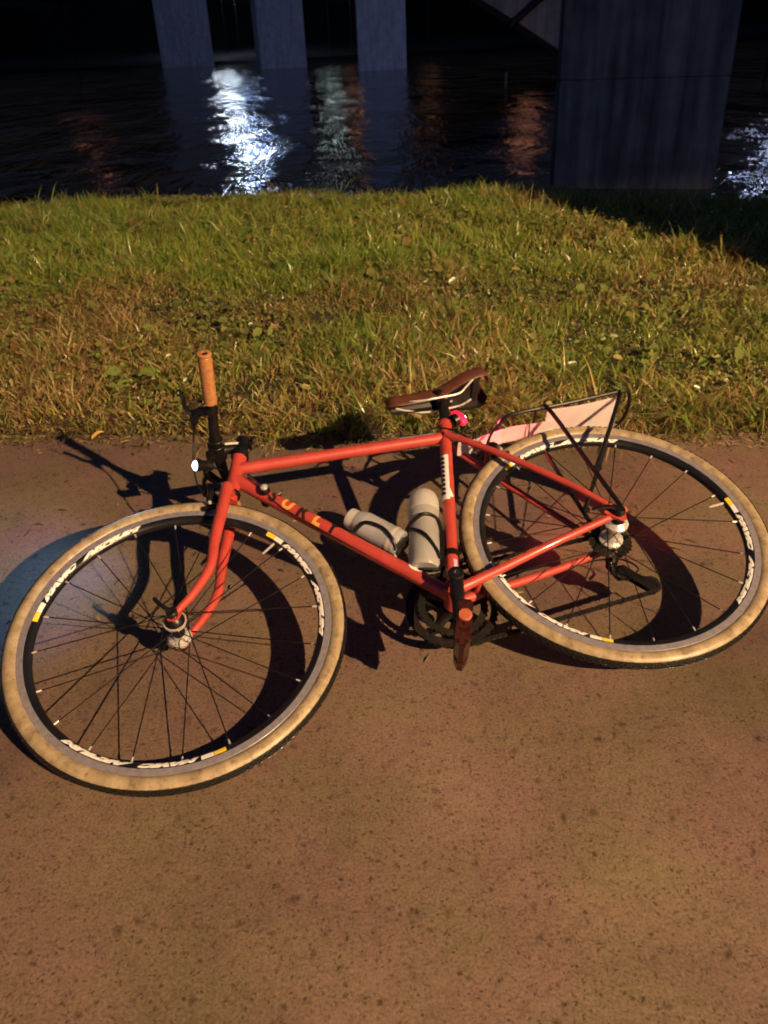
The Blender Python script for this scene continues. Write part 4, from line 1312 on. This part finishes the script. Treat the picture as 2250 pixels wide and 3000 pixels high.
for k in range(5):
    a = math.atan2(-cd.z, -cd.x) + 2 * PI * k / 5
    e = Vector((math.cos(a), 0, math.sin(a)))
    g.add(*tube([BB + Vector((0, -.052, 0)) + e * .012, BB + Vector((0, -.049, 0)) + e * .05, BB + Vector((0, -.046, 0)) + e * .086], [.012, .0085, .0075], 10, squash=.5, ref=e.cross(Vector((0, 1, 0)))))
g.build('spider', M['black'], cring)
# chain: real links, joined
def chain():
    P = []
    R0, r1 = .0985, .035
    c0 = Vector((BB.x, 0, BB.z)); c1 = Vector((0, 0, 0)); p1 = Vector((.004, 0, -.075)); p2 = Vector((-.040, 0, -.125))
    for k in range(24): a = R(-95 + 190 * k / 23); P.append(c0 + Vector((math.cos(a), 0, math.sin(a))) * R0)
    for k in range(10): a = R(88 + 170 * k / 9); P.append(c1 + Vector((math.cos(a), 0, math.sin(a))) * r1)
    for k in range(5): a = R(70 - 130 * k / 4); P.append(p1 + Vector((math.cos(a), 0, math.sin(a))) * .020)
    for k in range(7): a = R(130 + 150 * k / 6); P.append(p2 + Vector((math.cos(a), 0, math.sin(a))) * .020)
    P.append(P[0])
    d = [0]
    for a, b in zip(P[:-1], P[1:]): d.append(d[-1] + (b - a).length)
    N = int(d[-1] / .0127); g = G()
    def pt(s):
        for i in range(len(P) - 1):
            if d[i + 1] >= s: return P[i].lerp(P[i + 1], (s - d[i]) / max(1e-9, d[i + 1] - d[i]))
        return P[-1]
    for k in range(N):
        a, b = pt(d[-1] * k / N), pt(d[-1] * ((k + 1) % N) / N)
        t = (b - a).normalized(); m = (a + b) / 2; up = t.cross(Vector((0, 1, 0)))
        wy = .0036 if k % 2 else .0026
        yc = -.046 if m.x > .2 else -.047 
        for s in (1, -1):
            g.add(*box(m + Vector((0, yc + s * wy, 0)), (.0165, .0010, .0078), 0, (t, Vector((0, 1, 0)), up)))
        g.add(*box(a + Vector((0, yc, 0)), (.006, .0060, .006), 0, (t, Vector((0, 1, 0)), up)))
    return g.build('chain', M['greasy'], bike, sharp=20)
chain()
# derailleur
g = G()
g.add(*tube(spline([(.002, -.066, -.018), (.004, -.078, -.030), (-.006, -.086, -.048), (.000, -.070, -.070)], 5), [.009] * 5 + [.012] * 6 + [.013] * 5, 12))
for q in (-.004, .004):
    g.add(*tube([(.006, -.047 + q * 1.6, -.068), (-.015, -.047 + q * 1.6, -.098), (-.042, -.047 + q * 1.6, -.134)], [.013, .011, .013], 10, squash=.16, ref=(.8, 0, -.6)))
der = g.build('derailleur', M['black'], bike)
for c in ((.004, -.047, -.075), (-.040, -.047, -.125)):
    G().add(*lathe([(.003, -.003), (.016, -.003), (.018, 0), (.016, .003), (.003, .003)], c, (0, 1, 0), 16)).build('jockey_wheel', M['matte'], der)
# front derailleur cage and band
g = G()
fdc = BB + Vector((-.030, 0, .085))
g.add(*lathe([(.0155, -.008), (.0175, -.007), (.0175, .007), (.0155, .008)], fdc + Vector((0, 0, .02)), d_st, 18))
for q in (-.034, -.054):
    g.add(*box(BB + Vector((.004, q, .102)), (.085, .0015, .020), 0))
g.add(*box(BB + Vector((-.014, -.028, .106)), (.02, .030, .016), .004))
g.build('front_derailleur', M['black'], bike)

# --- bottle cages and bottles
def cage(o, ax, side, L, r, parent, hoops=True):
    """o foot of the bottle, ax its axis, side towards the tube"""
    o, ax, side = Vector(o), Vector(ax).normalized(), Vector(side).normalized()
    y = Vector((0, 1, 0))
    g = G()
    for s in (1, -1):
        P = [o - ax * .004 + side * (r - .006) + y * s * .010, o + ax * .05 + side * (r + .004) + y * s * .012, o + ax * L * .50 + side * (r + .004) + y * s * .012,
             o + ax * L * .66 + side * r * .82 + y * s * r * .62, o + ax * L * .66 + y * s * (r + .004), o + ax * L * .60 - side * r * .80 + y * s * r * .66, o + ax * L * .58 - side * (r + .004)]
        if not hoops:
            P = [o - ax * .004 + side * (r - .006) + y * s * .010, o + ax * .012 + side * r * .55 + y * s * (r * .86), o + ax * L * .30 + side * r * .25 + y * s * (r + .003), o + ax * L * .58 + side * r * .45 + y * s * (r + .001), o + ax * L * .70 + side * (r + .004) + y * s * .010]
        g.add(*tube(spline(P, 6), .0046, 8))
        if not hoops:
            continue
        P = [o + ax * L * .58 - side * (r + .004), o + ax * L * .48 - side * r * .72 + y * s * r * .76, o + ax * L * .36 + y * s * (r + .004), o + ax * L * .20 + side * r * .66 + y * s * r * .80, o + ax * .02 + side * r * .9 + y * s * .020]
        g.add(*tube(spline(P, 6), .0046, 8))
    P = [o - ax * .004 + side * (r - .006) - y * .010, o - ax * .006 - side * .010 - y * .013, o - ax * .006 - side * (r * .5), o - ax * .006 - side * .010 + y * .013, o - ax * .004 + side * (r - .006) + y * .010]
    g.add(*tube(spline(P, 6), .0046, 8))
    g.add(*box(o + ax * L * .3 + side * (r + .008), (.10, .016, .006), .002, (ax, y, side)))
    return g.build('bottle_cage', M['black'], parent)

b1_ax = d_st
b1_side = Vector((-d_st.z, 0, d_st.x)); b1_side = b1_side if b1_side.x < 0 else -b1_side
b1_o = Vector((.4425, 0, .010))
cage(b1_o, b1_ax, b1_side, .200, .0355, bike)
b2_ax = (DT0 - DT1).normalized()
b2_side = -up_dt
b2_o = Vector((.472, 0, .096))
cage(b2_o, b2_ax, b2_side, .150, .0320, bike, False)

def bottle(name, o, ax, prof, parts, mt, label):
    mw = bike.matrix_world
    e = empty(name, mw @ Vector(o), label=label, cat='water bottle', group='bottles in the cages of the bicycle')
    A = (mw.to_3x3() @ Vector(ax)).normalized()
    e.rotation_euler = A.to_track_quat('Z', 'Y').to_euler()
    G().add(*lathe(prof, (0, 0, 0), (0, 0, 1), 36)).build('body', mt, e, sharp=50)
    for nm, pr, m in parts:
        G().add(*lathe(pr, (0, 0, 0), (0, 0, 1), 36)).build(nm, m, e, sharp=45)
    return e
bottle('water_bottle', b1_o, b1_ax,
       [(.0001, .003), (.020, .003), (.0305, .0), (.0340, .004), (.0355, .012), (.0352, .060), (.0350, .118), (.0338, .122), (.0338, .128), (.0352, .133), (.0355, .168)],
       [('cap', [(.0362, .166), (.0366, .170), (.0366, .190), (.0352, .205), (.0310, .218), (.0240, .227), (.0150, .232), (.0001, .233)], M['bottle']),
        ('water', [(.0001, .005), (.032, .006), (.0335, .012), (.0333, .062), (.0001, .062)], M['clear'])],
       M['bottle_body'], 'milky white water bottle with rounded cap in the seat tube cage')
bottle('water_bottle', b2_o, b2_ax,
       [(.0001, .004), (.022, .004), (.0280, .0), (.0315, .004), (.0320, .012), (.0320, .100), (.0300, .114), (.0235, .126)],
       [('base_ring', [(.0323, .018), (.0328, .019), (.0328, .028), (.0323, .029)], M['silver']),
        ('cap', [(.0240, .122), (.0245, .124), (.0248, .127), (.0240, .129), (.0248, .131), (.0240, .134), (.0248, .137), (.0235, .143), (.0001, .144)], M['bottle']),
        ('label_band', [(.0322, .060), (.0322, .098)], M['clear'])],
       M['clear'], 'small clear bottle with silver cap in the down tube cage')
